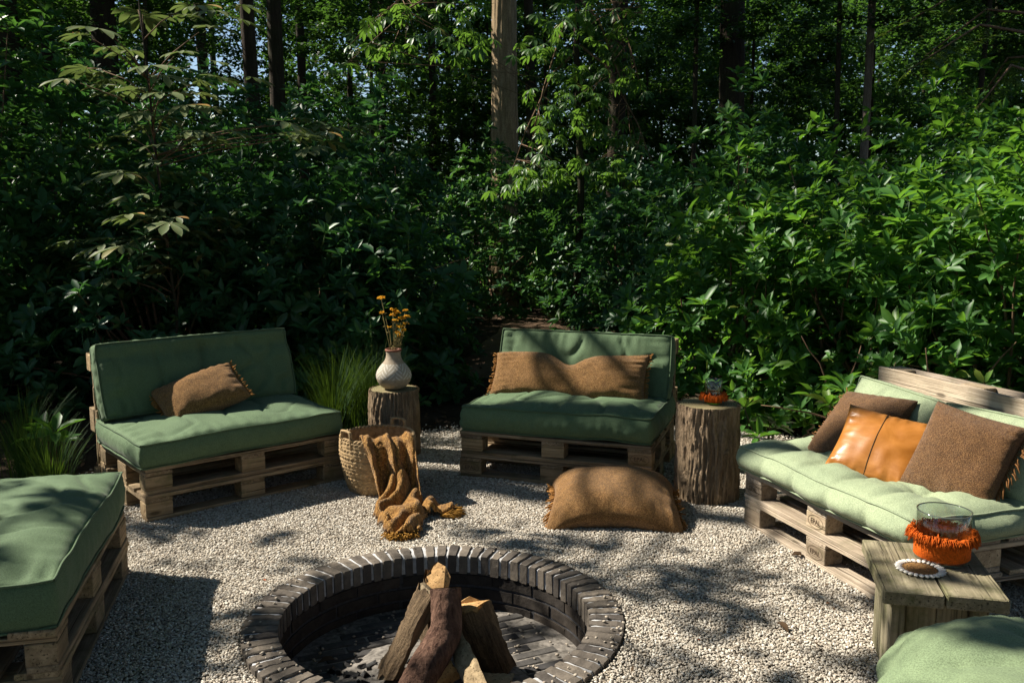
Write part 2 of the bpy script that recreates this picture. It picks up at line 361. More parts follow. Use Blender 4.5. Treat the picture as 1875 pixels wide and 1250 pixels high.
# ------------------------------------------------------------------ ground
PIT = Vector((-0.304, 3.367, 0)); PIT_R = 0.745; PIT_RI = 0.61
def gravel_limit(a):
    return 3.35 + .35*noise.noise((math.cos(a)*1.4, math.sin(a)*1.4, 3.1)) + .5*max(0, math.cos(a-0.35)) - .35*max(0, math.cos(a-2.55))
def polar_sheet(name, radii, n, zf, mat):
    v = []; f = []
    for j in range(len(radii(0))):
        for k in range(n):
            a = 2*math.pi*k/n; r = radii(a)[j]
            x, y = PIT.x + r*math.cos(a), PIT.y + r*math.sin(a); v.append((x, y, zf(x, y, r, j)))
    m = len(radii(0))
    for j in range(m-1):
        for k in range(n):
            k2 = (k+1) % n; f.append((j*n+k, (j+1)*n+k, (j+1)*n+k2, j*n+k2))
    return struct(name, mesh(name, v, f), mat)
def gz(x, y):
    r = math.hypot(x-PIT.x, y-PIT.y)
    return .010*noise.noise((x*1.3, y*1.3, 0)) + .006*noise.noise((x*4, y*4, 5)) + .030*math.exp(-max(0, r-.74)/.12)
polar_sheet('gravel_bed', lambda a: [.70, .745, .80, .86, .95, 1.15, 1.5, 1.9, 2.3, 2.7, 3.0, gravel_limit(a)-.1, gravel_limit(a)+.12], 96,
            lambda x, y, r, j: (-.02 if j == 0 else -.006) + (gz(x, y) if 0 < j < 11 else 0) - (.03 if j == 12 else 0), M['gravel_base'])
def fz(x, y, r, j):
    return -.03 + (.05*noise.noise((x*.5, y*.5, 9)) + .02*noise.noise((x*2.5, y*2.5, 9)))*min(1, max(0, (r-3.6)/2)) + (0.012 if r > 3.3 else 0)
polar_sheet('forest_floor', lambda a: [2.0, 2.9, 3.3, 3.7, 4.1, 4.6, 5.2, 6, 7, 8, 9.5, 11, 13, 16, 20, 26, 35, 50, 80, 140, 260], 120, fz, M['soil'])
# the trodden path leading off between the bushes
pv = []; pf = []
pp = [(-.15, 8.6), (-.12, 9.2), (-.05, 10), (.1, 11), (.3, 12.5), (.35, 14), (-.2, 15.2), (-1.5, 16.2)]
for i, (x, y) in enumerate(pp):
    dx, dy = (pp[min(i+1, 7)][0]-pp[max(i-1, 0)][0], pp[min(i+1, 7)][1]-pp[max(i-1, 0)][1]); l = math.hypot(dx, dy)
    for k in range(5):
        s_ = (k-2)/2*.62*(1+.15*noise.noise((i*1.7, k, 2)))
        px, py = x + s_*dy/l, y - s_*dx/l; r_ = math.hypot(px-PIT.x, py-PIT.y)
        pv.append((px, py, fz(px, py, r_, 0)+.035 - (.06 if k in (0, 4) or i == 0 else 0)))
for i in range(7):
    for k in range(4): pf.append((i*5+k, i*5+k+1, (i+1)*5+k+1, (i+1)*5+k))
struct('path', mesh('path', pv, pf), M['path'])

# loose pebbles: points with attributes, instanced by geometry nodes (nobody could count them)
def gravel_stones():
    pts = []
    def scatter(x0, x1, y0, y1, step, rlo, rhi, thin=1.0):
        nx, ny = int((x1-x0)/step), int((y1-y0)/step)
        X, Y = np.meshgrid(x0 + (np.arange(nx)+.5)*step, y0 + (np.arange(ny)+.5)*step)
        X = X.ravel() + rng.uniform(-.6, .6, nx*ny)*step; Y = Y.ravel() + rng.uniform(-.6, .6, nx*ny)*step
        dx, dy = X-PIT.x, Y-PIT.y; r = np.hypot(dx, dy); a = np.arctan2(dy, dx)
        lim = np.interp(np.mod(a, 2*np.pi), np.linspace(0, 2*np.pi, 181), [gravel_limit(q) for q in np.linspace(0, 2*np.pi, 181)])
        keep = (r > .755) & (r < lim + rng.normal(0, .10, len(r))) & (rng.random(len(r)) < thin)
        X, Y = X[keep], Y[keep]; s = rng.uniform(rlo, rhi, len(X))
        pts.append(np.stack([X, Y, s], 1))
    scatter(-3.6, 3.6, 2.2, 5.2, .0084, .0028, .0057)
    scatter(-3.6, 4.0, 5.2, 7.2, .0115, .0042, .0075)
    P = np.concatenate(pts)
    # view wedge with a generous margin to both sides
    P = P[np.abs(P[:, 0]) < .62*P[:, 1] + .55]
    z = np.array([gz(x, y) for x, y in P[:, :2]]) + rng.uniform(-.002, .007, len(P))
    me = bpy.data.meshes.new('gravel_stones'); me.vertices.add(len(P))
    me.vertices.foreach_set('co', np.stack([P[:, 0], P[:, 1], z], 1).astype(np.float32).ravel())
    a = me.attributes.new('sz', 'FLOAT', 'POINT'); a.data.foreach_set('value', P[:, 2].astype(np.float32))
    a = me.attributes.new('rt', 'FLOAT_VECTOR', 'POINT'); a.data.foreach_set('vector', np.stack([rng.uniform(-.6, .6, len(P)), rng.uniform(-.6, .6, len(P)), rng.uniform(0, 6.28, len(P))], 1).astype(np.float32).ravel())
    o = obj('gravel_stones', me, M['pebble'], kind='stuff')
    tag(o, 'pale beige gravel of small pebbles spread round the fire pit', 'gravel')
    ng = bpy.data.node_groups.new('gravel_scatter', 'GeometryNodeTree')
    ng.interface.new_socket('Geometry', in_out='INPUT', socket_type='NodeSocketGeometry')
    ng.interface.new_socket('Geometry', in_out='OUTPUT', socket_type='NodeSocketGeometry')
    N = ng.nodes; L = ng.links
    gi = N.new('NodeGroupInput'); go = N.new('NodeGroupOutput')
    join = N.new('GeometryNodeJoinGeometry')
    for k in range(4):
        ico = N.new('GeometryNodeMeshIcoSphere'); ico.inputs['Radius'].default_value = 1.0; ico.inputs['Subdivisions'].default_value = 2
        sp = N.new('GeometryNodeSetPosition'); nz = N.new('ShaderNodeTexNoise'); nz.inputs['Scale'].default_value = .9
        nz.noise_dimensions = '4D'; nz.inputs['W'].default_value = k*7.3
        sub = N.new('ShaderNodeVectorMath'); sub.operation = 'SUBTRACT'; sub.inputs[1].default_value = (.5, .5, .5)
        mul = N.new('ShaderNodeVectorMath'); mul.operation = 'SCALE'; mul.inputs['Scale'].default_value = 1.5
        L.new(nz.outputs['Color'], sub.inputs[0]); L.new(sub.outputs[0], mul.inputs[0]); L.new(mul.outputs[0], sp.inputs['Offset'])
        tr = N.new('GeometryNodeTransform'); tr.inputs['Scale'].default_value = (1.25, .85+.08*k, .62)
        g2 = N.new('GeometryNodeGeometryToInstance')
        L.new(ico.outputs[0], sp.inputs[0]); L.new(sp.outputs[0], tr.inputs[0]); L.new(tr.outputs[0], g2.inputs[0]); L.new(g2.outputs[0], join.inputs[0])
    ip = N.new('GeometryNodeInstanceOnPoints'); ip.inputs['Pick Instance'].default_value = True
    na = N.new('GeometryNodeInputNamedAttribute'); na.data_type = 'FLOAT'; na.inputs[0].default_value = 'sz'
    nr = N.new('GeometryNodeInputNamedAttribute'); nr.data_type = 'FLOAT_VECTOR'; nr.inputs[0].default_value = 'rt'
    ri = N.new('FunctionNodeRandomValue'); ri.data_type = 'INT'; ri.inputs[4].default_value = 0; ri.inputs[5].default_value = 3
    e2r = N.new('FunctionNodeEulerToRotation'); L.new(nr.outputs['Attribute'], e2r.inputs[0])
    sm = N.new('GeometryNodeSetMaterial'); sm.inputs['Material'].default_value = M['pebble']
    L.new(gi.outputs[0], ip.inputs['Points']); L.new(join.outputs[0], ip.inputs['Instance']); L.new(ri.outputs[2], ip.inputs['Instance Index'])
    L.new(e2r.outputs[0], ip.inputs['Rotation']); L.new(na.outputs['Attribute'], ip.inputs['Scale'])
    L.new(ip.outputs[0], sm.inputs[0]); L.new(sm.outputs[0], go.inputs[0])
    md = o.modifiers.new('scatter', 'NODES'); md.node_group = ng
gravel_stones()

# ------------------------------------------------------------------ leaf geometry (numpy)
def leaf_template(width=.3, fold=.10, droop=.15, belly=.5):
    """unit-long leaf along +x, 8 verts, 8 triangles"""
    def row(s, w):
        z = -droop*s*s
        return [(s, -w, z + fold*w*1.2), (s, 0, z), (s, w, z + fold*w*1.2)]
    v = [(0, 0, 0)] + row(belly*.55, width*.42) + row(belly*1.3, width*.46) + [(1, 0, -droop)]
    f = [(0, 1, 2), (0, 2, 3), (1, 4, 2), (2, 4, 5), (2, 5, 3), (3, 5, 6), (4, 7, 5), (5, 7, 6)]
    return np.array(v), np.array(f)
RH = leaf_template(.41, .5, .16, .5)
def quad_leaf(width=.6):
    v = [(0, 0, 0), (.45, -width/2, .06), (1, 0, -.08), (.45, width/2, .06)]
    return np.array(v), np.array([(0, 1, 3), (1, 2, 3)])
QL = quad_leaf()
def frames(fwd, up):
    fwd = fwd/np.linalg.norm(fwd, axis=1, keepdims=True)
    side = np.cross(up, fwd); side /= (np.linalg.norm(side, axis=1, keepdims=True)+1e-9)
    u2 = np.cross(fwd, side)
    return np.stack([fwd, side, u2], 2)                                  # columns
def place(tpl, pos, Rm, size, tint):
    tv, tf = tpl; n = len(pos)
    V = np.einsum('nij,vj->nvi', Rm, tv)*size[:, None, None] + pos[:, None, :]
    F = tf[None] + (np.arange(n)*len(tv))[:, None, None]
    return V.reshape(-1, 3), F.reshape(-1, 3), np.repeat(tint, len(tv))
def cat(parts):
    V = []; F = []; A = []; o = 0
    for v, f, a in parts:
        V.append(v); F.append(f+o); A.append(a); o += len(v)
    return np.concatenate(V), np.concatenate(F), np.concatenate(A)
def unit(n, r):
    d = r.normal(size=(n, 3)); return d/np.linalg.norm(d, axis=1, keepdims=True)
def whorl_leaves(pos, axis, r, n=None, size=.135):
    """leaves of rhododendron whorls: returns pos, frames, size, tint for many whorls"""
    P = []; FW = []; S = []; Tn = []; U = []
    for p, ax in zip(pos, axis):
        k = n or r.integers(7, 11); s0 = size*r.uniform(.8, 1.2); t0 = r.random()*.8
        a0 = np.cross(ax, (0.3, .9, .2)); a0 /= np.linalg.norm(a0); b0 = np.cross(ax, a0)
        for i in range(k):
            an = 2*math.pi*i/k*1.0 + r.uniform(-.3, .3); el = r.uniform(-.15, .75) if i % 3 else r.uniform(.5, 1.1)
            d = (a0*math.cos(an) + b0*math.sin(an))*math.cos(el) + ax*math.sin(el)
            P.append(p + d*.012); FW.append(d); U.append(ax); S.append(s0*r.uniform(.7, 1.1)); Tn.append(min(.999, max(0, t0 + r.uniform(-.12, .2))))
    return np.array(P), frames(np.array(FW), np.array(U) + r.normal(size=(len(U), 3))*.2), np.array(S), np.array(Tn)

# whorl meshes that are shared by the single whorls on the bushes
WHORL = []
for k in range(10):
    r = np.random.default_rng(100+k)
    pl = whorl_leaves(np.zeros((1, 3)), np.array([[0, 0, 1.0]]), r, n=[7, 8, 9, 8, 10, 6, 5, 11, 7, 9][k], size=[.135, .12, .14, .13, .125, .15, .15, .11, .14, .13][k])
    V, F, A = place(RH, *pl)
    st = MB(); st.tube([(0, 0, -.16), (.006, 0, -.08), (0, 0, 0)], [.004, .0035, .003], 5)
    sv = np.array(st.v); sf = []
    for q in st.f:
        for i in range(1, len(q)-1): sf.append((q[0], q[i], q[i+1]))
    V2, F2, A2 = cat([(V, F, A), (sv, np.array(sf), np.full(len(sv), .9))])
    WHORL.append(npmesh('leaf_whorl', V2, F2, A2))
WHORL_MATS = {}
def whorl_mesh(k, mat):
    key = (k, mat.name)
    if key not in WHORL_MATS:
        m2 = WHORL[k].copy(); m2.materials.clear(); m2.materials.append(mat); WHORL_MATS[key] = m2
    return WHORL_MATS[key]
def bush_shape(seed, nw, low=0.0):
    """unit bush: radius 1, height 1; returns whorl positions and axes sorted from outside in, plus stems"""
    r = np.random.default_rng(seed)
    d = unit(nw*3, r); d = d[d[:, 2] > -.15][:nw]
    lump = np.array([1 + .34*noise.noise(Vector(q)*2.1 + Vector((seed*3.1, 0, 0))) + .16*noise.noise(Vector(q)*5 + Vector((0, seed, 0))) for q in d])
    rad = np.where(r.random(len(d)) < .68, r.uniform(.86, 1.08, len(d)), r.uniform(.45, .86, len(d)))*lump
    shp = np.stack([d[:, 0]*rad, d[:, 1]*rad, np.maximum(.05, .12 + d[:, 2]*rad*.9)], 1)
    # fuller skirt: squash towards a rounded box
    xy = np.hypot(shp[:, 0], shp[:, 1])
    ax = d*.55 + np.array([0, 0, .75]) + r.normal(size=d.shape)*.28
    ax /= np.linalg.norm(ax, axis=1, keepdims=True)
    return shp, ax, rad
def stems_mesh(name, tips, hscale, seed, nb=26):
    r = random.Random(seed); mb = MB()
    base = [Vector((r.uniform(-.25, .25), r.uniform(-.25, .25), -.03)) for _ in range(5)]
    idx = list(range(len(tips))); r.shuffle(idx)
    for i in idx[:nb]:
        t = Vector(tips[i]); b = r.choice(base); md = b.lerp(t, .45) + Vector((r.uniform(-.12, .12), r.uniform(-.12, .12), r.uniform(.0, .15)*hscale))
        pts = []
        for k in range(6):
            s = k/5; p = b*(1-s)**2 + md*2*s*(1-s) + t*s*s
            pts.append(p + Vector((r.uniform(-.02, .02), r.uniform(-.02, .02), 0)))
        mb.tube(pts, [.018*(1-.8*k/5) for k in range(6)], 5, False)
    return mb.mesh(name)
def bush(x, y, rad, h, label, seed, mat='rhodo', singles=80, nw=330, leaf=.135, group='rhododendron bushes round the clearing', name='rhododendron_bush', z=-.03):
    t = thing(name, label, 'bush', (x, y, z), 0, group)
    nw = int((360 if leaf < .125 else 300)*rad*h/1.5)+190
    shp, ax, rr = bush_shape(seed, nw)
    S = np.array([rad, rad, h]); pos = shp*S
    r = np.random.default_rng(seed+5000)
    # the whorls that face the clearing most are single parts, the others one mass
    toc = np.array([-x, -y, .9]); toc = toc/np.linalg.norm(toc)
    score = (shp @ toc) + .25*(rr > .86)
    order = np.argsort(-score); top = set(order[:singles].tolist())
    rest = np.array([i for i in range(len(pos)) if i not in top])
    if len(rest):
        V, F, A = place(RH, *whorl_leaves(pos[rest], ax[rest], r, size=leaf))
        obj('foliage', npmesh('foliage', V, F, A), M[mat], t, kind='stuff')
    for i in order[:singles]:
        q = Vector(ax[i]).to_track_quat('Z', 'Y') @ Euler((0, 0, r.uniform(0, 6.28))).to_quaternion()
        s = leaf/.135*r.uniform(.7, 1.25)
        obj('leaf_whorl', whorl_mesh(int(r.integers(0, 10)), M[mat]), None, t, tuple(pos[i]), q.to_euler(), scale=(s, s, s))
    obj('stems', stems_mesh('stems', pos, h, seed), M['twig'], t)
    return t

# ------------------------------------------------------------------ fire pit
def fire_pit():
    t = thing('fire_pit', 'round sunken fire pit with a rim of dark bricks set on edge', 'fire pit', PIT)
    top = .050; NB = 76
    # mortar core of the rim and of the wall
    v, f = lathe([(PIT_RI+.006, top-.085), (PIT_RI+.008, top-.012), (PIT_RI+.02, top-.0085), (PIT_R-.012, top-.0085), (PIT_R-.006, top-.02), (PIT_R-.006, -.05)], 152)
    obj('rim_mortar', mesh('rim_mortar', v, f), M['mortar'], t)
    v, f = lathe([(PIT_RI+.012, -.22), (PIT_RI+.012, top-.084)], 120)
    obj('wall_mortar', mesh('wall_mortar', v, f), M['mortar_dark'], t)
    v, f = lathe([(0.0, -.2035), (.3, -.2035), (PIT_RI+.01, -.2035)], 64)
    obj('floor_mortar', mesh('floor_mortar', v, f), M['ash'], t)
    variants = []
    for k in range(6):
        rd = random.Random(k); rl = PIT_R - PIT_RI; hb = .095
        wi = (2*math.pi*PIT_RI/NB - .009)/2; wo = (2*math.pi*PIT_R/NB - .0135)/2
        c = .004; nx = 5; vv = []; ff = []
        for i in range(nx+1):
            s = i/nx; w = wi + (wo-wi)*s + rd.uniform(-.003, .002); x = PIT_RI + rl*s; e = c if i in (0, nx) else 0
            zt = rd.uniform(-.003, .002)
            for (yy, zz) in ((-w+c, -hb), (w-c, -hb), (w, -hb+c), (w, -c), (w-c, 0), (-w+c, 0), (-w, -c), (-w, -hb+c)):
                vv.append((x, yy*(1-.1*(e > 0)), zz - (e if zz > -.01 else -e) + (zt if zz > -.01 else 0)))
        for i in range(nx):
            for q in range(8):
                q2 = (q+1) % 8; ff.append((i*8+q, (i+1)*8+q, (i+1)*8+q2, i*8+q2))
        ff.append(tuple(range(8))); ff.append(tuple(nx*8+q for q in reversed(range(8))))
        vv = [(x-PIT_RI-rl/2, y, z) for x, y, z in vv]
        variants.append(mesh('rim_brick', vv, ff, False))
    for k in range(NB):
        a = 2*math.pi*(k+.5)/NB; rm = (PIT_R+PIT_RI)/2
        obj('rim_brick', variants[k % 6 if k % 5 else 3], M['brick'], t, (rm*math.cos(a), rm*math.sin(a), top + random.uniform(-.003, .003)), (random.uniform(-.05, .05), random.uniform(-.012, .012), a + random.uniform(-.006, .006)))
    # inner wall: four courses of stretchers, slightly set back
    wb = []
    for k in range(3):
        n = 6; L_ = 2*math.pi/18 - .018; hh = .047; rd = random.Random(50+k); vv = []; ff = []
        for i in range(n+1):
            a = -L_/2 + L_*i/n
            for (rr, zz) in ((PIT_RI+.006, 0), (PIT_RI+.006, hh), (PIT_RI+.05, hh), (PIT_RI+.05, 0)):
                rj = rr + rd.uniform(-.002, .002)
                vv.append((rj*math.cos(a), rj*math.sin(a), zz))
        for i in range(n):
            for q in range(4):
                q2 = (q+1) % 4; ff.append((i*4+q, i*4+q2, (i+1)*4+q2, (i+1)*4+q))
        ff.append((3, 2, 1, 0)); ff.append(tuple(n*4+q for q in range(4)))
        wb.append(mesh('wall_brick', vv, ff, False))
    for c_ in range(3):
        for k in range(18):
            a = 2*math.pi*(k + .5*(c_ % 2))/18
            obj('wall_brick', wb[(k*7+c_) % 3], M['brick_soot'], t, (0, 0, -.218 + c_*.0615), (0, 0, a + random.uniform(-.01, .01)))
    # floor bricks on edge, rows turned a little
    fb = []
    for k in range(4):
        v, f = chamfer_box(.196, .048, .03, .004, 4, .0012, k); fb.append(mesh('floor_brick', v, f, False))
    ca, sa = math.cos(.42), math.sin(.42); row = 0; y = -.66
    while y < .66:
        x = -.7 + (row % 2)*.1
        while x < .7:
            if math.hypot(abs(x)+.075, y) < PIT_RI-.005:
                obj('floor_brick', fb[(row*3+int(x*10)) % 4], M['brick_floor'], t, (x*ca - y*sa, x*sa + y*ca, -.2145 + random.uniform(-.002, .002)), (random.uniform(-.02, .02), random.uniform(-.01, .01), .42 + random.uniform(-.02, .02)))
            x += .206
        y += .058; row += 1
    return t
fire_pit()
def ash_heap():
    v = []; f = []; n = 40; m = 14
    for j in range(m+1):
        for k in range(n):
            a = 2*math.pi*k/n; r = .40*j/m*(1+.25*noise.noise((math.cos(a), math.sin(a), 1)))
            x, y = r*math.cos(a)*1.15, r*math.sin(a)
            v.append((x, y, .05*(1-(j/m)**1.5) + .014*noise.noise((x*14, y*14, 0)) + .012*noise.noise((x*40, y*40, 4)) - (.02 if j == m else 0)))
    for j in range(m):
        for k in range(n): f.append((j*n+k, (j+1)*n+k, (j+1)*n+(k+1) % n, j*n+(k+1) % n))
    o = tag(obj('ash_heap', mesh('ash_heap', v, f), M['ash'], loc=(PIT.x-.03, PIT.y-.13, -.198)), 'grey ash with bits of charcoal on the fire pit floor', 'ash')
    o['kind'] = 'stuff'
    mb = MB(); rd = random.Random(3)
    for k in range(170):
        a = rd.uniform(0, 6.28); r = .34*math.sqrt(rd.random()); c = Vector((r*math.cos(a)*1.1-.08, r*math.sin(a)-.05, .045*(1-r/.34)+.006)); s = rd.uniform(.005, .017)
        q = Euler((rd.uniform(0, 3), rd.uniform(0, 3), rd.uniform(0, 3))).to_matrix()
        bx = [(-1.6, -.8, -.7), (1.4, -.7, -.6), (1.6, .8, -.8), (-1.5, .9, -.6), (-1.2, -.7, .6), (1.5, -.9, .8), (1.3, .7, .5), (-1.6, .7, .8)]
        mb.add([c + q @ (Vector(b)*s) for b in bx], [(0, 3, 2, 1), (4, 5, 6, 7), (0, 1, 5, 4), (1, 2, 6, 5), (2, 3, 7, 6), (3, 0, 4, 7)])
    obj('charcoal_bits', mb.mesh('charcoal_bits', False), M['char'], o, kind='stuff')
ash_heap()
def spilled_pebbles():
    rd = random.Random(12); mb = MB()
    ico = bmesh.new(); bmesh.ops.create_icosphere(ico, subdivisions=1, radius=1); iv = [v.co.copy() for v in ico.verts]; fi = [[v.index for v in fc.verts] for fc in ico.faces]; ico.free()
    def peb(p):
        s = rd.uniform(.004, .008); q = Euler((rd.uniform(-.5, .5), rd.uniform(-.5, .5), rd.uniform(0, 6))).to_matrix()
        mb.add([Vector(p) + q @ Vector((c.x*1.3*s, c.y*s, c.z*.6*s)) for c in iv], fi)
    for k in range(150):
        a = rd.uniform(0, 6.28); r = PIT_RI*math.sqrt(rd.uniform(.25, .97)); peb((PIT.x + r*math.cos(a), PIT.y + r*math.sin(a), -.194))
    for k in range(110):
        a = rd.choice([rd.gauss(-.5, .5), rd.gauss(3.6, .5), rd.uniform(0, 6.28)]); r = PIT_R - abs(rd.gauss(0, .05)); r = max(PIT_RI+.01, r)
        peb((PIT.x + r*math.cos(a), PIT.y + r*math.sin(a), .054))
    tag(obj('spilled_pebbles', mb.mesh('spilled_pebbles'), M['pebble'], kind='stuff'), 'stray white pebbles on the brick rim and fire pit floor', 'pebbles')
spilled_pebbles()

# ------------------------------------------------------------------ firewood
def round_log(name, label, pts, rads, bark, end, fork=None, group='firewood in the fire pit'):
    P = [Vector(p) for p in pts]; base = P[0].copy()
    t = thing(name, label, 'log', base, 0, group)
    def shell(P, rads, seed):
        n = 40; path = []; rr = []; m = 60
        for i in range(m+1):
            s = i/m*(len(P)-1); k = min(int(s), len(P)-2); u = s-k
            p0, p1, p2, p3 = P[max(k-1, 0)], P[k], P[k+1], P[min(k+2, len(P)-1)]
            path.append(.5*((2*p1) + (p2-p0)*u + (2*p0-5*p1+4*p2-p3)*u*u + (3*p1-p0-3*p2+p3)*u**3)); rr.append(rads[k]*(1-u)+rads[k+1]*u)
        mb = MB(); mb.tube([p-base for p in path], rr, n, False)
        out = []
        for i, v in enumerate(mb.v):
            c = path[i//n]-base; d = Vector(v)-c; l = d.length
            k = 1 + .13*noise.noise(Vector(v)*9 + Vector((seed, 0, 0))) + .06*noise.noise(Vector(v)*34) + .03*noise.noise(Vector(v)*90)
            out.append(c + d*k)
        return out, mb.f, n, path
    v, f, n, path = shell(P, rads, len(label))
    mb = MB(); mb.add(v, f)
    if fork:
        v2, f2, _, path2 = shell([Vector(p) for p in fork[0]], fork[1], 3); mb.add(v2, f2)
    obj('bark', mb.mesh('bark'), bark, t)
    def endcap(vv, cc, nm):
        c = sum((Vector(q) for q in vv), Vector())/len(vv); n_ = len(vv)
        d = (Vector(vv[0])-c).cross(Vector(vv[1])-c).normalized()
        if d.dot(cc) < 0: d = -d
        o = obj(nm, mesh(nm, [(0, 0, .0)] + [Vector(q)*.99 + d*.001 - c*.99 for q in vv], [(0, i+1, (i+1) % n_+1) for i in range(n_)], False), end, t, c + d*.001)
    endcap(v[-n:], path[-1]-path[-2], 'cut_end'); endcap(v[:n], path[0]-path[1], 'cut_end')
    if fork: endcap(v2[-n:], path2[-1]-path2[-2], 'cut_end')
    return t
def split_log(name, label, p0, p1, r, roll, wood, bark, ang=1.6, seed=0, group='firewood in the fire pit', flat=1.0):
    """a split billet: wedge with a bark-covered arc; thing > wood, bark"""
    p0, p1 = Vector(p0), Vector(p1); d = (p1-p0); L_ = d.length; q = d.to_track_quat('Z', 'Y') @ Euler((0, 0, roll)).to_quaternion()
    t = thing(name, label, 'log', p0, 0, group, rot=q.to_euler())
    m = 26; na = 9; rd = random.Random(seed)
    def sect(z):
        arc = [Vector((r*math.cos(-ang/2+ang*k/na), flat*r*math.sin(-ang/2+ang*k/na), z)) for k in range(na+1)]
        apex = [Vector((r*.12, flat*r*.12*1, z)), Vector((r*.12, -flat*r*.12, z))]
        return arc, apex
    W = []; B = []
    for i in range(m+1):
        z = L_*i/m; arc, apex = sect(z)
        def w(p, k):
            nn = Vector((noise.noise((p.x*20+seed, p.y*20, z*5)), noise.noise((p.x*20, p.y*20+seed, z*5+7)), 0))
            e = Vector((0, 0, .035*noise.noise((p.x*40, p.y*40, seed)) if i in (0, m) else 0))
            return p + nn*k + Vector((noise.noise((p.x*70, p.y*70, z*22+seed)), noise.noise((p.x*70+5, p.y*70, z*22)), 0))*k*.35 + e
        arcw = [w(p, .014) for p in arc]
        W.append([w(apex[0], .012)] + [w(arc[-1]*.5+apex[0]*.5, .012)] + [arcw[-1]*1.0] + list(reversed(arcw[:-1])) + [w(arc[0]*.5+apex[1]*.5, .012)] + [w(apex[1], .012)])
        B.append([Vector((p.x*1.03, p.y*1.03, p.z)) + Vector((p.x, p.y, 0)).normalized()*(.004 + .005*noise.noise(p*45) + .004*noise.noise(p*110)) for p in arcw])
    k_ = len(W[0]); v = [p for rw in W for p in rw]; f = []
    for i in range(m):
        for j in range(k_): f.append((i*k_+j, i*k_+(j+1) % k_, (i+1)*k_+(j+1) % k_, (i+1)*k_+j))
    f.append(tuple(reversed(range(k_)))); f.append(tuple(m*k_+j for j in range(k_)))
    # wood grain runs along local z here, so turn the mesh axis x = length
    def tw(p): return (p.z, p.x, p.y)
    o = obj('wood', mesh('wood', [tw(p) for p in v], [tuple(reversed(q_)) for q_ in f], False), wood, t)
    o.rotation_euler = Matrix(((0, 1, 0), (0, 0, 1), (1, 0, 0))).to_euler()
    v = [p for rw in B for p in rw]; f = []
    for i in range(m):
        for j in range(na): f.append((i*(na+1)+j, i*(na+1)+j+1, (i+1)*(na+1)+j+1, (i+1)*(na+1)+j))
    ob = obj('bark', mesh('bark', v, f), bark, t)
    return t
FZ = -.195
round_log('firewood_log', 'thick reddish bark log bending left in front of the firewood stack', [(-.385, 2.93, -.12), (-.33, 3.06, -.05), (-.262, 3.15, .045), (-.248, 3.19, .12), (-.252, 3.235, .205)], [.066, .066, .063, .058, .060], M['red_bark'], M['log_end'])
split_log('firewood_billet', 'upright split log with bright orange cut wood at the top of the stack', (-.27, 3.50, FZ+.02), (-.235, 3.38, .185), .105, 2.9, M['split'], M['char_bark'], 2.0, 1)
split_log('firewood_billet', 'dark bark split log leaning at the left side of the firewood stack', (-.425, 3.24, FZ+.03), (-.27, 3.31, .150), .095, 1.2, M['split_old'], M['char_bark'], 2.2, 2)
split_log('firewood_billet', 'split log with pale top leaning at the right of the reddish log', (-.07, 3.40, FZ+.02), (-.175, 3.32, .135), .095, -.6, M['split'], M['char_bark'], 2.0, 3)
split_log('firewood_billet', 'short grey wedge of wood with pale edge lying low on the left', (-.40, 3.04, FZ+.06), (-.25, 3.17, FZ+.10), .085, 2.4, M['split_old'], M['split'], 1.1, 4)
split_log('firewood_billet', 'long grey split log sloping down to the right front', (-.06, 2.94, FZ+.06), (-.205, 3.25, -.005), .06, .9, M['split_old'], M['split_old'], 1.3, 5)
split_log('firewood_billet', 'split log with bright yellow end at the bottom front', (-.105, 2.86, FZ+.075), (-.27, 3.06, FZ+.03), .055, 2.5, M['split'], M['split_old'], 1.5, 6)
split_log('firewood_billet', 'grey block of wood lying flat at the right of the stack', (-.17, 3.16, FZ+.045), (.0, 3.13, FZ+.045), .055, 1.5, M['split_old'], M['split_old'], 2.0, 7)
round_log('charred_stick', 'thin charred stick lying across the ash at the front left', [(-.53, 2.98, FZ+.035), (-.47, 3.0, FZ+.05), (-.40, 3.0, FZ+.045), (-.34, 2.99, FZ+.05)], [.014, .016, .015, .012], M['ash'], M['char'])

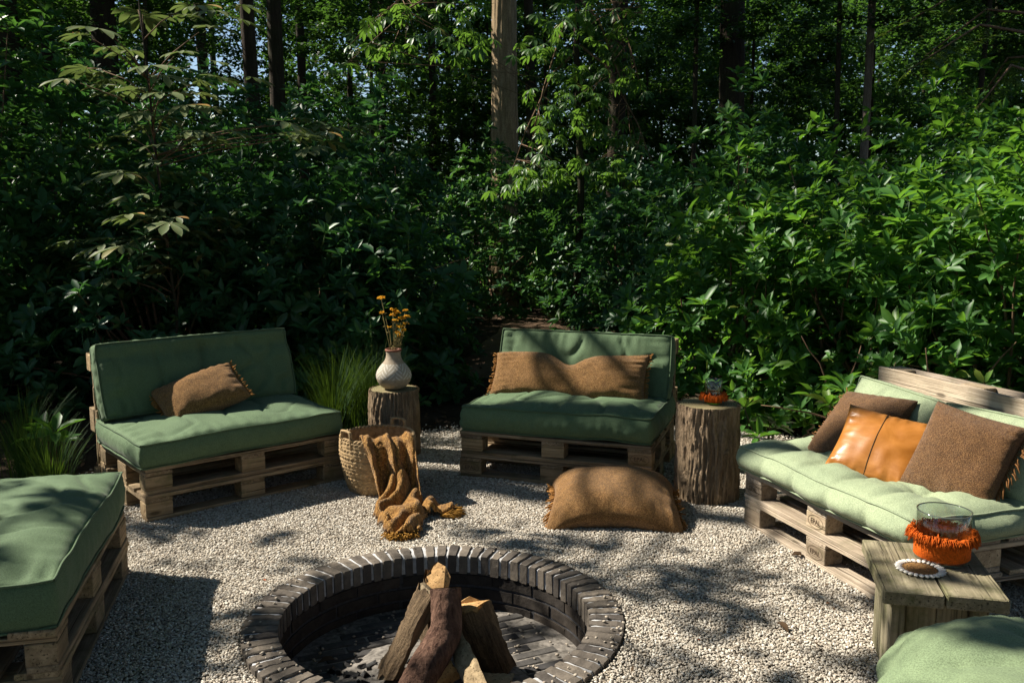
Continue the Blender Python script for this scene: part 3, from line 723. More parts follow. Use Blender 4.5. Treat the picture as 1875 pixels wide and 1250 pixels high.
# ------------------------------------------------------------------ pallets
BOARDS = {}
def board(kind, mat):
    """shared meshes of the pallet's pieces, three kinds of unevenness each"""
    k = random.randrange(3); key = (kind, mat, k)
    if key not in BOARDS:
        sx, sy, sz, nx = {'wide': (1.2, .145, .022, 12), 'narrow': (1.2, .100, .022, 12), 'cross': (.798, .143, .0215, 8), 'block': (.143, .143, .077, 3), 'slim_block': (.143, .098, .077, 3)}[kind]
        v, f = chamfer_box(sx, sy, sz, .003, nx, .0019 if nx > 3 else .0014, sum(map(ord, kind)) + k)
        me = mesh({'wide': 'board', 'narrow': 'board', 'cross': 'stringer_board', 'block': 'block', 'slim_block': 'block'}[kind], v, f, False)
        me.materials.append(M[mat]); BOARDS[key] = me
    return BOARDS[key]
STAMPS = {}
def stamp_mesh(text):
    if text in STAMPS: return STAMPS[text]
    cu = bpy.data.curves.new('stamp', 'FONT'); cu.body = text; cu.size = .034; cu.align_x = 'CENTER'; cu.align_y = 'CENTER'; cu.extrude = .0004
    tmp = bpy.data.objects.new('tmp', cu); COL.objects.link(tmp); dg = bpy.context.evaluated_depsgraph_get(); dg.update()
    me = bpy.data.meshes.new_from_object(tmp.evaluated_get(dg)); bpy.data.objects.remove(tmp)
    bm = bmesh.new(); bm.from_mesh(me)
    n = 40
    for (a, b, w) in ((.056, .031, .0022),):
        ring = []
        for k in range(n):
            q = 2*math.pi*k/n; ring.append((bm.verts.new((a*math.cos(q), b*math.sin(q), .0005)), bm.verts.new(((a-w)*math.cos(q), (b-w)*math.sin(q), .0005))))
        for k in range(n):
            bm.faces.new((ring[k][0], ring[(k+1) % n][0], ring[(k+1) % n][1], ring[k][1]))
    bm.to_mesh(me); bm.free(); me.materials.clear(); me.materials.append(M['stamp']); me.name = 'stamp'
    STAMPS[text] = me; return me
def pallet(label, loc, rot, wood='pallet', blk='block', stamps=(), group='wooden pallets of the benches'):
    t = thing('wooden_pallet', label, 'pallet', loc, 0, group, rot=rot)
    j = lambda a: random.uniform(-a, a)
    for y, k in ((.05, 'narrow'), (.4, 'wide'), (.75, 'narrow')):
        obj('bottom_board', board(k, wood), None, t, (.6+j(.004), y+j(.002), .011), (0, 0, j(.003)))
    for ix, x in enumerate((.0725, .6, 1.1275)):
        obj('stringer_board', board('cross', wood), None, t, (x+j(.003), .4, .111), (0, 0, math.pi/2+j(.004)))
        for iy, (y, k) in enumerate(((.05, 'slim_block'), (.4, 'block'), (.75, 'slim_block'))):
            b = obj('block', board(k, blk), None, t, (x+j(.004), y + (.002 if iy == 0 else -.002 if iy == 2 else 0) + j(.0015), .061), (0, 0, j(.02)))
            if (ix, iy) in stamps: obj('stamp', stamp_mesh('EPAL'), None, b, (0, -.0505, 0), (math.pi/2, 0, 0))
    for y, k in ((.0725, 'wide'), (.236, 'narrow'), (.4, 'wide'), (.564, 'narrow'), (.7275, 'wide')):
        obj('deck_board', board(k, wood), None, t, (.6+j(.006), y+j(.004), .1335), (0, 0, j(.004)))
    return t
def fr(b, u, v):
    (x, y), th = b; return (x + u*math.cos(th) - v*math.sin(th), y + u*math.sin(th) + v*math.cos(th))
BL = ((-1.9411, 4.5549), .7053); BC = ((-.327, 5.418), -.3331); BR = ((1.2278, 4.5448), -1.2585)
BN = ((-1.474, 2.735), math.atan2(3.90-2.735, -1.755+1.474))          # near left: front edge runs from near to far
BS = ((1.06, 2.52), -.16)                                               # bottom right corner seat (only its cushion is in view)
def bench_pallets(b, where, wood, blk, st_lo=(), st_hi=(), back=True, bz=0.0, flip=False):
    o = random.uniform(-.01, .01)
    def fl(rz): return (0, 0, rz)
    pallet('lower pallet of two under the '+where, (*fr(b, 0, 0), 0), fl(b[1]), wood, blk, st_lo)
    pallet('upper pallet of two under the '+where, (*fr(b, o, .004), .1445), fl(b[1]+random.uniform(-.008, .008)), wood, blk, st_hi)
    if back:
        pallet('pallet standing on edge as backrest of the '+where, (*fr(b, .0, .955), bz), (math.pi/2, 0, b[1]), wood, blk, (), 'pallets standing as backrests')
bench_pallets(BL, 'left forest green bench', 'pallet', 'block')
bench_pallets(BC, 'middle forest green bench', 'pallet', 'block', ((0, 0),), ((2, 0),))
bench_pallets(BR, 'pale sage bench on the right', 'pallet_pale', 'block_pale', ((1, 0),), ((0, 0), (1, 0)))
bench_pallets(BN, 'near forest green seat at the lower left', 'pallet', 'block', back=False)

# ------------------------------------------------------------------ cushions
def surf_box(nx, ny, nz):
    idx = {}; V = []; F = []
    def vid(i, j, k):
        if (i, j, k) not in idx:
            idx[(i, j, k)] = len(V); V.append((2*i/nx-1, 2*j/ny-1, 2*k/nz-1))
        return idx[(i, j, k)]
    for i in range(nx):
        for j in range(ny):
            F.append((vid(i, j, 0), vid(i, j+1, 0), vid(i+1, j+1, 0), vid(i+1, j, 0)))
            F.append((vid(i, j, nz), vid(i+1, j, nz), vid(i+1, j+1, nz), vid(i, j+1, nz)))
    for i in range(nx):
        for k in range(nz):
            F.append((vid(i, 0, k), vid(i+1, 0, k), vid(i+1, 0, k+1), vid(i, 0, k+1)))
            F.append((vid(i, ny, k), vid(i, ny, k+1), vid(i+1, ny, k+1), vid(i+1, ny, k)))
    for j in range(ny):
        for k in range(nz):
            F.append((vid(0, j, k), vid(0, j, k+1), vid(0, j+1, k+1), vid(0, j+1, k)))
            F.append((vid(nx, j, k), vid(nx, j+1, k), vid(nx, j+1, k+1), vid(nx, j, k+1)))
    return V, F
def fbm(p, s): return noise.noise(Vector(p)*s)
def cushion(name, label, cat_, L_, W_, T_, mat, pipe, loc, rot, seed, puff=.035, bulge=.02, wr=.010, tufts=None, pleat=0.0, sag=None, group=None, wave=.016, lobes=0.0, rnd=0.06):
    t = thing(name, label, cat_, loc, 0, group, rot=rot)
    def deform(q):
        x, y, z = q
        X0, Y0 = x*math.sqrt(1-rnd*y*y), y*math.sqrt(1-rnd*x*x)
        ex, ey, ez = max(0, 1-x*x), max(0, 1-y*y), max(0, 1-z*z)
        X, Y, Z = X0*L_/2, Y0*W_/2, z*T_/2
        face_top = abs(z) > .999
        # bulging side walls, corners stay sharp
        if abs(x) > .999: X += math.copysign(bulge*ez*(.35+.65*ey**.5), x)
        if abs(y) > .999: Y += math.copysign(bulge*ez*(.35+.65*ex**.5), y)
        X *= 1 - .018*ey*(abs(x) > .5); Y *= 1 - .022*ex*(abs(y) > .5)
        edge = max(abs(x), abs(y))
        if face_top:
            Z += math.copysign((puff if z > 0 else .006)*(ex*ey)**.5, z)
            # pull wrinkles running in from the edges
            ax = (1-abs(x))*L_/2; ay = (1-abs(y))*W_/2
            k = noise.noise((x*L_*13+seed, y*W_*3, seed*.7))*math.exp(-(ay/.10)**1.2)*min(1, ay/.03) + noise.noise((x*L_*3, y*W_*13+seed, seed*.3))*math.exp(-(ax/.10)**1.2)*min(1, ax/.03)
            Z += wr*.9*k + wr*1.3*fbm((X, Y, seed), 3.2)*min(1, 4*(1-edge))
            cr = abs(noise.noise((X*4+seed, Y*4, 9.1))); Z -= wr*.8*math.exp(-(cr/.06)**2)*min(1, 4*(1-edge))
        else:
            k = noise.noise((x*L_*9+seed, y*W_*9, z*1.2))
            d = wr*.9*k*ez + pleat*ez*noise.noise((x*L_*26, y*W_*26, z*.5+seed))
            if abs(x) > .999: X += math.copysign(d, x)
            if abs(y) > .999: Y += math.copysign(d, y)
        # the whole edge line waves a little
        Z += wave*fbm((X*2.2, Y*2.2, seed*1.7), 1.0) + wave*.5*fbm((X*6, Y*6, seed), 1.0)
        if tufts:
            for (tx, ty) in tufts:
                r2 = math.hypot(X-tx, Y-ty)
                an = math.atan2(Y-ty, X-tx)
                if face_top and z > 0:
                    Z -= .055*math.exp(-(r2/.045)**1.3) + .022*math.exp(-(r2/.14)**2)*(.6+.4*math.cos(an*7+tx*30))
            # channels along the lines joining the tufts
            if z > .5:
                Z += .034*((abs(math.sin(math.pi*(x+1)/2*lobes))+.02)*(abs(math.sin(math.pi*(y+1)/2*max(2, lobes-2)))+.02))**.5*(0 if not face_top else 1) if lobes else 0
            if lobes and not face_top:
                k = abs(math.sin(math.pi*(X+L_/2)/L_*lobes))
                if abs(y) > .999: Y += math.copysign(.034*k**.7*ez, y)
                k = abs(math.sin(math.pi*(Y+W_/2)/W_*3))
                if abs(x) > .999: X += math.copysign(.034*k**.7*ez, x)
        if sag: Z += sag(X, Y, z)
        return (X, Y, Z)
    V, F = surf_box(int(L_*62), int(W_*62), 8)
    obj('cover', mesh('cover', [deform(q) for q in V], F), mat, t)
    # piping along both rims
    for zz in (1, -1) if pipe else ():
        per = [(s, -1) for s in np.linspace(-1, 1, 50)] + [(1, s) for s in np.linspace(-1, 1, 34)][1:] + [(s, 1) for s in np.linspace(1, -1, 50)][1:] + [(-1, s) for s in np.linspace(1, -1, 34)][1:]
        path = []
        for (x, y) in per:
            p = Vector(deform((x, y, zz))); o = Vector((x if abs(x) > .999 else 0, y if abs(y) > .999 else 0, .4*zz)); path.append(p + o.normalized()*.004)
        mb = MB(); mb.tube(path, .0048, 6, False); obj('piping', mb.mesh('piping'), pipe, t)
    return t
def on(b, u, v, z): return (*fr(b, u, v), z)
SZ = .290
def flat(b): return (0, 0, b[1])
# left bench
cushion('seat_cushion', 'dark green canvas seat cushion of the left bench', 'cushion', 1.22, .80, .125, M['green'], M['green_pipe'], on(BL, .585, .395, SZ+.075), flat(BL), 1, .045, .018, .013, group='forest green seat cushions')
def lsag(X, Y, z): return -.020*math.exp(-((Y-.13)/.05)**2)*(1+noise.noise((X*14, 0, 3)))*(z > .9)
cushion('back_cushion', 'dark green canvas back cushion standing on the left bench', 'cushion', 1.21, .44, .11, M['green'], M['green_pipe'], on(BL, .585, .70, .655), (math.pi/2-.30, 0, BL[1]), 2, .045, .012, .026, sag=lsag, group='forest green back cushions')
# middle bench
cushion('seat_cushion', 'dark green canvas seat cushion of the middle bench', 'cushion', 1.21, .81, .145, M['green'], M['green_pipe'], on(BC, .605, .405, SZ+.082), (0, -.012, BC[1]), 3, .042, .030, .024, group='forest green seat cushions')
cushion('back_cushion', 'dark green canvas back cushion standing on the middle bench', 'cushion', 1.18, .42, .12, M['green'], M['green_pipe'], on(BC, .615, .70, .63), (math.pi/2-.34, 0, BC[1]), 4, .030, .016, .020, group='forest green back cushions')
# near left seat
cushion('seat_cushion', 'dark green canvas seat cushion at the lower left corner', 'cushion', 1.22, .82, .155, M['green'], M['green_pipe'], on(BN, .60, .405, SZ+.09), (.0, 0, BN[1]), 5, .060, .020, .014, group='forest green seat cushions', wave=.026)
# right bench: tufted mattress and two loose back cushions
tf = [(1.27*(i/5-.5), .84*(j/3-.5)) for i in range(1, 5) for j in (1, 2)]
cushion('seat_cushion', 'pale sage tufted mattress on the right bench', 'cushion', 1.27, .84, .11, M['sage'], M['sage_pipe'], on(BR, .59, .39, SZ+.075), flat(BR), 6, .022, .022, .009, tf, .010, lobes=5)
cushion('back_cushion', 'pale sage back cushion in the far corner of the right bench', 'cushion', .56, .36, .10, M['sage'], M['sage_pipe'], on(BR, .29, .675, .560), (math.pi/2-.34, .05, BR[1]), 7, .070, .012, .016, group='pale sage back cushions')
cushion('back_cushion', 'pale sage back cushion behind the fringed brown pillow', 'cushion', .60, .37, .10, M['sage'], M['sage_pipe'], on(BR, .92, .675, .555), (math.pi/2-.38, -.03, BR[1]+.03), 8, .075, .012, .016, group='pale sage back cushions')
# lower right corner
cushion('seat_cushion', 'dull sage tufted cushion cut off by the lower right corner', 'cushion', 1.22, .82, .12, M['sage2'], None, on(BS, .60, -.40, .375), flat(BS), 9, .085, .03, .010, [(-.203, .137), (.203, .137), (-.203, -.137)], .006, lobes=3, rnd=.36)
pallet('upper pallet under the cushion at the lower right corner', on(BS, .10, -.88, .145), flat(BS), 'pallet_pale', 'block_pale')
pallet('lower pallet under the cushion at the lower right corner', on(BS, .10, -.88, 0), flat(BS), 'pallet_pale', 'block_pale')

# ------------------------------------------------------------------ pillows
def pillow(name, label, W_, H_, T_, mat, loc, rot, seed, shape=None, pinch=.06, fringe=None, yarn=None, pw=.42, wr=.008, res=44, group=None, fl=.035, seam=False, tagp=None, grav=0.0):
    """pillow in local x,y with thickness along z; shape(p) bends it; fringe: sides among 'x-','x+','y-','y+'"""
    t = thing(name, label, 'pillow', loc, 0, group, rot=rot)
    def pt(u, v, side):
        h = max(0.0, (1-abs(u)**2.6)*(1-abs(v)**2.6))**pw
        x = u*W_/2*(1-pinch*(1-v*v)); y = v*H_/2*(1-pinch*(1-u*u))
        e = min(1-abs(u), 1-abs(v))
        n_ = wr*(1.2*fbm((x*5, y*5, seed), 1.0) + .5*fbm((x*14, y*14, seed+3), 1.0))*min(1, e*5)
        k = wr*1.2*noise.noise((u*9+seed, v*2, side))*math.exp(-((1-abs(v))/.22)**2)*min(1, e*8) + wr*1.2*noise.noise((u*2, v*9+seed, side))*math.exp(-((1-abs(u))/.22)**2)*min(1, e*8)
        p = Vector((x, y, side*(h*T_/2 + n_ + k)))
        return shape(p) if shape else p
    n = res; V = []; UV = []; F = []
    for side in (1, -1):
        o = len(V)
        for i in range(n+1):
            for j in range(n+1):
                u, v = math.sin((2*i/n-1)*math.pi/2*.92)/math.sin(math.pi/2*.92), math.sin((2*j/n-1)*math.pi/2*.92)/math.sin(math.pi/2*.92)
                V.append(pt(u, v, side)); UV.append(((u+1)/2*W_/.5, (v+1)/2*H_/.5))
        A_ = np.array([tuple(p_) for p_ in V[o:]]).reshape(n+1, n+1, 3)
        cu = np.concatenate([np.zeros((1, n+1)), np.cumsum(np.linalg.norm(np.diff(A_, axis=0), axis=2), axis=0)]); cv = np.concatenate([np.zeros((n+1, 1)), np.cumsum(np.linalg.norm(np.diff(A_, axis=1), axis=2), axis=1)], axis=1)
        cu -= cu[n//2][None, :]; cv -= cv[:, n//2][:, None]
        UV[o:] = [(a_/.5+3, b_/.5+3) for a_, b_ in zip(cu.ravel(), cv.ravel())]
        for i in range(n):
            for j in range(n):
                q = (o+i*(n+1)+j, o+(i+1)*(n+1)+j, o+(i+1)*(n+1)+j+1, o+i*(n+1)+j+1)
                F.append(q if side > 0 else tuple(reversed(q)))
    obj('cover', mesh('cover', V, F, True, UV), mat, t)
    if fringe:
        rd = random.Random(seed+50); mb = MB()
        for sd in fringe:
            m = int((H_ if sd[0] == 'x' else W_)/.0085)
            for k in range(m):
                s = -1 + 2*(k+rd.random()*.6)/m
                u, v = {'x-': (-1, s), 'x+': (1, s), 'y-': (s, -1), 'y+': (s, 1)}[sd]
                a = pt(u, v, 1); inn = pt(u*.9, v*.9, 1)*.5 + pt(u*.9, v*.9, -1)*.5
                d = (a-inn).normalized(); ln = fl*rd.uniform(.7, 1.25)
                w = Vector((rd.uniform(-1, 1), rd.uniform(-1, 1), rd.uniform(-1, 1)))*.30 + Vector((0, -grav, 0))
                b = a + (d+w).normalized()*ln*.5; c = b + (d*.7+w*1.4+Vector((0, 0, rd.uniform(-.6, .6)))).normalized()*ln*.5
                mb.tube([a-d*.004, b, c], [.0032, .003, .0024], 4)
        obj('fringe', mb.mesh('fringe'), yarn, t)
    if seam:
        mb = MB(); pth = [pt(seam, v, 1)+Vector((0, 0, .001)) for v in np.linspace(-.96, .96, 30)]; mb.tube(pth, .0018, 5)
        obj('seam', mb.mesh('seam'), M['thread'], t)
    if tagp:
        u, v = tagp; p = pt(u, v, 1); px = (pt(u+.05, v, 1)-pt(u-.05, v, 1)).normalized(); py = (pt(u, v+.05, 1)-pt(u, v-.05, 1)).normalized(); nz = px.cross(py)
        ew, eh = .022, .008; p = p + nz*.005
        lb = obj('sewn_label', mesh('sewn_label', [p-px*ew-py*eh, p+px*ew-py*eh, p+px*ew+py*eh, p-px*ew+py*eh, p-px*ew-py*eh-nz*.005, p+px*ew-py*eh-nz*.005, p+px*ew+py*eh-nz*.005, p-px*ew+py*eh-nz*.005], [(0, 1, 2, 3), (0, 4, 5, 1), (1, 5, 6, 2), (2, 6, 7, 3), (3, 7, 4, 0)], False), M['tagblack'], t)
        mb = MB()
        for q in (-.6, -.38, -.15, .12, .35, .55):
            c = p + px*ew*q + nz*.0012; w2 = px*ew*.07; h2 = py*eh*.38
            mb.add([c-w2-h2, c+w2-h2, c+w2+h2, c-w2+h2], [(0, 1, 2, 3)])
        obj('label_print', mb.mesh('label_print', False), M['tagwhite'], lb)
    return t
def frame_rot(normal, up, roll=0.0):
    """rotation taking local z to normal and local y as near as it can to up, then rolled in its plane"""
    z = Vector(normal).normalized(); x = Vector(up).cross(z).normalized(); y = z.cross(x)
    m = Matrix((x, y, z)).transposed().to_3x3() @ Matrix.Rotation(roll, 3, 'Z')
    return m.to_euler()
def bdir(b, u, v, w): # direction in a bench's frame
    th = b[1]; return Vector((u*math.cos(th)-v*math.sin(th), u*math.sin(th)+v*math.cos(th), w))
wool = 'ochre brown wool pillows'
pillow('pillow', 'small ochre brown wool pillow lying tilted on the left bench', .50, .31, .19, M['knit'], on(BL, .50, .47, .555), frame_rot(bdir(BL, -.30, -.52, .78), bdir(BL, 0, .7, .7), .12), 11, fringe=('x-', 'x+'), yarn=M['yarn'], group=wool, fl=.03, wr=.012)
def dent(p):
    s = math.exp(-((p.x-.0)/.10)**2)
    p = p.copy(); p.y -= .075*s*(p.y > 0)*min(1, p.y/.1) ; p.z *= 1-.22*s
    p.y += .035*(p.x/.5)**2*(p.x > 0) - .02*(abs(p.x)/.5)**4*(p.x < 0)
    return p
pillow('pillow', 'long ochre brown wool bolster pillow dented in the middle on the middle bench', 1.02, .32, .18, M['knit'], on(BC, .56, .50, .575), frame_rot(bdir(BC, .05, -.80, .52), (0, 0, 1), -.03), 12, shape=dent, fringe=('x-', 'x+'), yarn=M['yarn'], group=wool, fl=.03, wr=.014, pinch=.03)
def slump(p):
    p = p.copy(); u, v = p.x/.37, p.y/.31
    p.z -= .085*(u*u*v*v)**1.2 + .025*abs(u)**3 + .02*abs(v)**3
    if p.z < -.10: p.z = -.10 + .1*(p.z+.10)
    return p
pillow('floor_pillow', 'large ochre brown wool floor pillow lying on the gravel', .74, .62, .265, M['knit'], (.555, 4.68, .112), (.10, .02, -.08), 13, shape=slump, fringe=('x-', 'x+'), yarn=M['yarn'], group=wool, fl=.04, wr=.016, pinch=.13, pw=.5, res=60)
pillow('pillow', 'dark brown wool pillow behind the tan leather pillow', .44, .42, .15, M['knit_dark'], on(BR, .31, .455, .560), frame_rot(bdir(BR, .05, -.66, .70), (0, 0, 1), .10), 14, fringe=('x-',), yarn=M['yarn_dark'], group='dark brown wool pillows', fl=.035, wr=.010)
pillow('pillow', 'glossy tan leather pillow leaning between two brown pillows', .44, .39, .15, M['leather'], on(BR, .615, .335, .535), frame_rot(bdir(BR, .46, -.56, .70), (0, 0, 1), -.16), 15, wr=.014, seam=-.12, pinch=.09, pw=.5)
pillow('pillow', 'dark brown wool pillow with long fringe on its right side', .40, .42, .17, M['knit_dark'], on(BR, .965, .455, .575), frame_rot(bdir(BR, .34, -.74, .46), (0, 0, 1), -.16), 16, fringe=('x+',), grav=.9, yarn=M['yarn_dark'], group='dark brown wool pillows', fl=.06, wr=.010, tagp=(.35, -.86))

# ------------------------------------------------------------------ stumps and what stands on them
def stump(label, x, y, r, h, seed, lean=0.0):
    t = thing('tree_stump', label, 'stump', (x, y, 0), 0, 'upright log stools')
    n, m = 200, 44; V = []; F = []
    def rad(a, z):
        ca, sa = math.cos(a), math.sin(a)
        w = .35*noise.noise((ca*2.5, sa*2.5, z*5+seed))
        ridge = abs(noise.noise(((a+w*.35)*9.0, seed, z*2.2))) ; ridge2 = abs(noise.noise(((a+w*.2)*19.0, seed+4, z*4.5)))
        return r*(1 + .035*noise.noise((ca*1.5, sa*1.5, seed)) + .03*(1-z/h)) - .017*math.exp(-(ridge/.11)**2) - .007*math.exp(-(ridge2/.12)**2) + .006*noise.noise((ca*9, sa*9, z*9)) + .004*noise.noise((ca*26, sa*26, z*26+seed))
    for j in range(m+1):
        z = h*j/m
        for k in range(n):
            a = 2*math.pi*k/n; rr = rad(a, z); V.append((rr*math.cos(a)+lean*z, rr*math.sin(a), z - .02*(j == 0)))
    for j in range(m):
        for k in range(n): F.append((j*n+k, j*n+(k+1) % n, (j+1)*n+(k+1) % n, (j+1)*n+k))
    obj('bark', mesh('bark', V, F), M['stump'], t)
    V = [(0, 0, .001)]; F = []
    for q in (.35, .7, .985):
        for k in range(n//2):
            a = 4*math.pi*k/n; rr = rad(a, h)*q; V.append((rr*math.cos(a), rr*math.sin(a), .002*noise.noise((q*9, a, 1)) - (.002 if q > .98 else 0)))
    c = n//2
    for k in range(c): F.append((0, 1+k, 1+(k+1) % c))
    for q in range(2):
        for k in range(c): F.append((1+q*c+k, 1+(q+1)*c+k, 1+(q+1)*c+(k+1) % c, 1+q*c+(k+1) % c))
    obj('cut_face', mesh('cut_face', V, F), M['rings'], t, (lean*h, 0, h-.002))
    if seed == 2:
        for (a, z, s) in ((-1.95, .43, .022), (-2.6, .14, .028), (-1.2, .30, .015)):
            rr = rad(a, z); v, f = lathe([(s*1.5, -.004), (s*1.2, .006), (s*.75, .012), (s*.3, .009), (.001, .006)], 14)
            o = obj('branch_knot', mesh('branch_knot', v, f), M['stump'], t, (rr*math.cos(a)+lean*z, rr*math.sin(a), z), Vector((math.cos(a), math.sin(a), .15)).to_track_quat('Z', 'Y').to_euler())
    return t
stump('rough barked tree stump standing between the left and middle benches', -.80, 5.92, .172, .462, 1)
stump('rough barked tree stump standing beside the right end of the middle bench', 1.135, 5.015, .182, .552, 2, -.01)
def vase():
    t = thing('vase', 'beige stoneware vase with etched herringbone pattern on the stump', 'vase', (-.795, 5.90, .463))
    prof = [(.0, .0), (.05, 0), (.062, .004), (.088, .022), (.108, .05), (.118, .078), (.119, .098), (.112, .122), (.096, .148), (.076, .172), (.060, .192), (.051, .212), (.048, .235), (.051, .256)]
    v, f = lathe(prof, 64); obj('body', mesh('body', v, f), M['vase'], t)
    v, f = lathe([(.0505, .254), (.055, .258), (.056, .265), (.052, .270), (.046, .268), (.043, .25), (.042, .22)], 48); obj('rim', mesh('rim', v, f), M['vase_rim'], t)
    b = thing('dried_flower_bunch', 'bunch of dried yellow flowers standing in the beige vase', 'flowers', (-.795, 5.90, .50))
    rd = random.Random(5)
    ico = bmesh.new(); bmesh.ops.create_icosphere(ico, subdivisions=1, radius=1); iv = [q.co.copy() for q in ico.verts]; fi = [[q.index for q in fc.verts] for fc in ico.faces]; ico.free()
    heads = [(-.075, 0, .575, 1.0), (.005, -.01, .495, 1.1), (.03, .0, .475, 1.0), (.06, .01, .435, 1.1), (.085, 0, .49, .7), (.05, -.02, .385, 1.0), (.0, .01, .46, .9), (.095, .0, .45, .9), (.02, -.02, .425, .9), (-.07, 0, .475, .7), (.085, .02, .40, .8), (.03, -.02, .345, .8), (.045, .01, .32, .7), (-.02, -.01, .38, .6), (.07, -.01, .36, .8)]
    for (hx, hy, hz, s) in heads:
        mb = MB(); a = Vector((rd.uniform(-.02, .02), rd.uniform(-.02, .02), .02)); e = Vector((hx, hy, hz)); md = a.lerp(e, .55) + Vector((rd.uniform(-.012, .012), 0, 0)); md.x *= .72
        mb.tube([a, a.lerp(md, .5)*1.0, md, e], [.0024, .0022, .002, .0018], 5)
        for k in range(9):       # withered leaflets along the stem
            p = md.lerp(e, rd.random()*.85) if k > 3 else a.lerp(md, .55+rd.random()*.45); d = Vector((rd.uniform(-1, 1), rd.uniform(-1, 1), rd.uniform(-.2, .8))).normalized()*rd.uniform(.012, .03); w = d.orthogonal().normalized()*.0035
            mb.add([p, p+d*.5+w, p+d, p+d*.5-w], [(0, 1, 2, 3)])
        st = obj('stem', mb.mesh('stem'), M['stem'], b)
        mb = MB()
        for k in range(26):
            an = rd.uniform(0, 6.28); r_ = .026*s*math.sqrt(rd.random()); c = e + Vector((r_*math.cos(an), r_*math.sin(an), .008*s + rd.uniform(-.006, .006) - r_*.25)); q = rd.uniform(.0045, .0075)*s
            mb.add([c + Vector((p.x*q, p.y*q, p.z*q*.8)) for p in iv], fi)
        obj('flower_head', mb.mesh('flower_head', False), M['flower'], st)
vase()
def tassels(r, z, n, ln, seed, th=.0022, spread=.7):
    rd = random.Random(seed); mb = MB()
    for k in range(n):
        a = rd.uniform(0, 6.283); o = Vector((math.cos(a), math.sin(a), 0)); l = ln*rd.uniform(.6, 1.15); z0 = z + rd.uniform(-.008, .008)
        p = o*r + Vector((0, 0, z0)); b = p + (o*spread*rd.uniform(.5, 1.2) + Vector((rd.uniform(-.3, .3), rd.uniform(-.3, .3), rd.uniform(-.1, .5)))).normalized()*l*.45
        c = b + (o*.35 + Vector((rd.uniform(-.3, .3), rd.uniform(-.3, .3), -1))).normalized()*l*.55
        mb.tube([p, b, c], [th, th, th*.8], 4)
    return mb
def candle_glass(label, loc, r, h, b0, b1, zt, nt, ln, th):
    t = thing('candle_glass', label, 'candle holder', loc, 0, 'glasses with orange fringe')
    w = .0022
    v, f = lathe([(0.0005, .0), (r*.9, .0), (r, .004), (r, h*.5), (r, h-.001), (r-w*.5, h), (r-w, h-.001), (r-w, h*.5), (r-w, .009), (r*.85, .007), (.0005, .007)], 64)
    obj('glass', mesh('glass', v, f), M['glass'], t)
    v, f = lathe([(r+.0012, h-.001), (r+.0012, h+.0018), (r-w-.0008, h+.0018), (r-w-.0008, h-.001)], 64); obj('rim', mesh('rim', v, f), M['glass_edge'], t)
    v, f = lathe([(r+.0008, b0), (r+.0035, b0+.002), (r+.0035, b1-.002), (r+.0008, b1)], 64); bd = obj('felt_band', mesh('felt_band', v, f), M['orange_band'], t)
    obj('fringe', tassels(r+.002, zt, nt, ln, 3, th).mesh('fringe'), M['orange_yarn'], t)
    v, f = lathe([(.0005, .0085), (r-w-.002, .0085), (r-w-.002, b1*.55), (r*.6, b1*.55+.001), (.0005, b1*.55)], 48)
    obj('candle_wax', mesh('candle_wax', v, f), M['orange_band'], t)
    return t
candle_glass('small glass with orange fringe standing on the right stump', (1.155, 5.01, .552), .049, .135, .012, .050, .045, 420, .045, .0022)
candle_glass('large glass with rust orange fringe on the wooden side table', (1.585, 3.145, .362), .093, .185, .016, .104, .100, 800, .046, .0019)

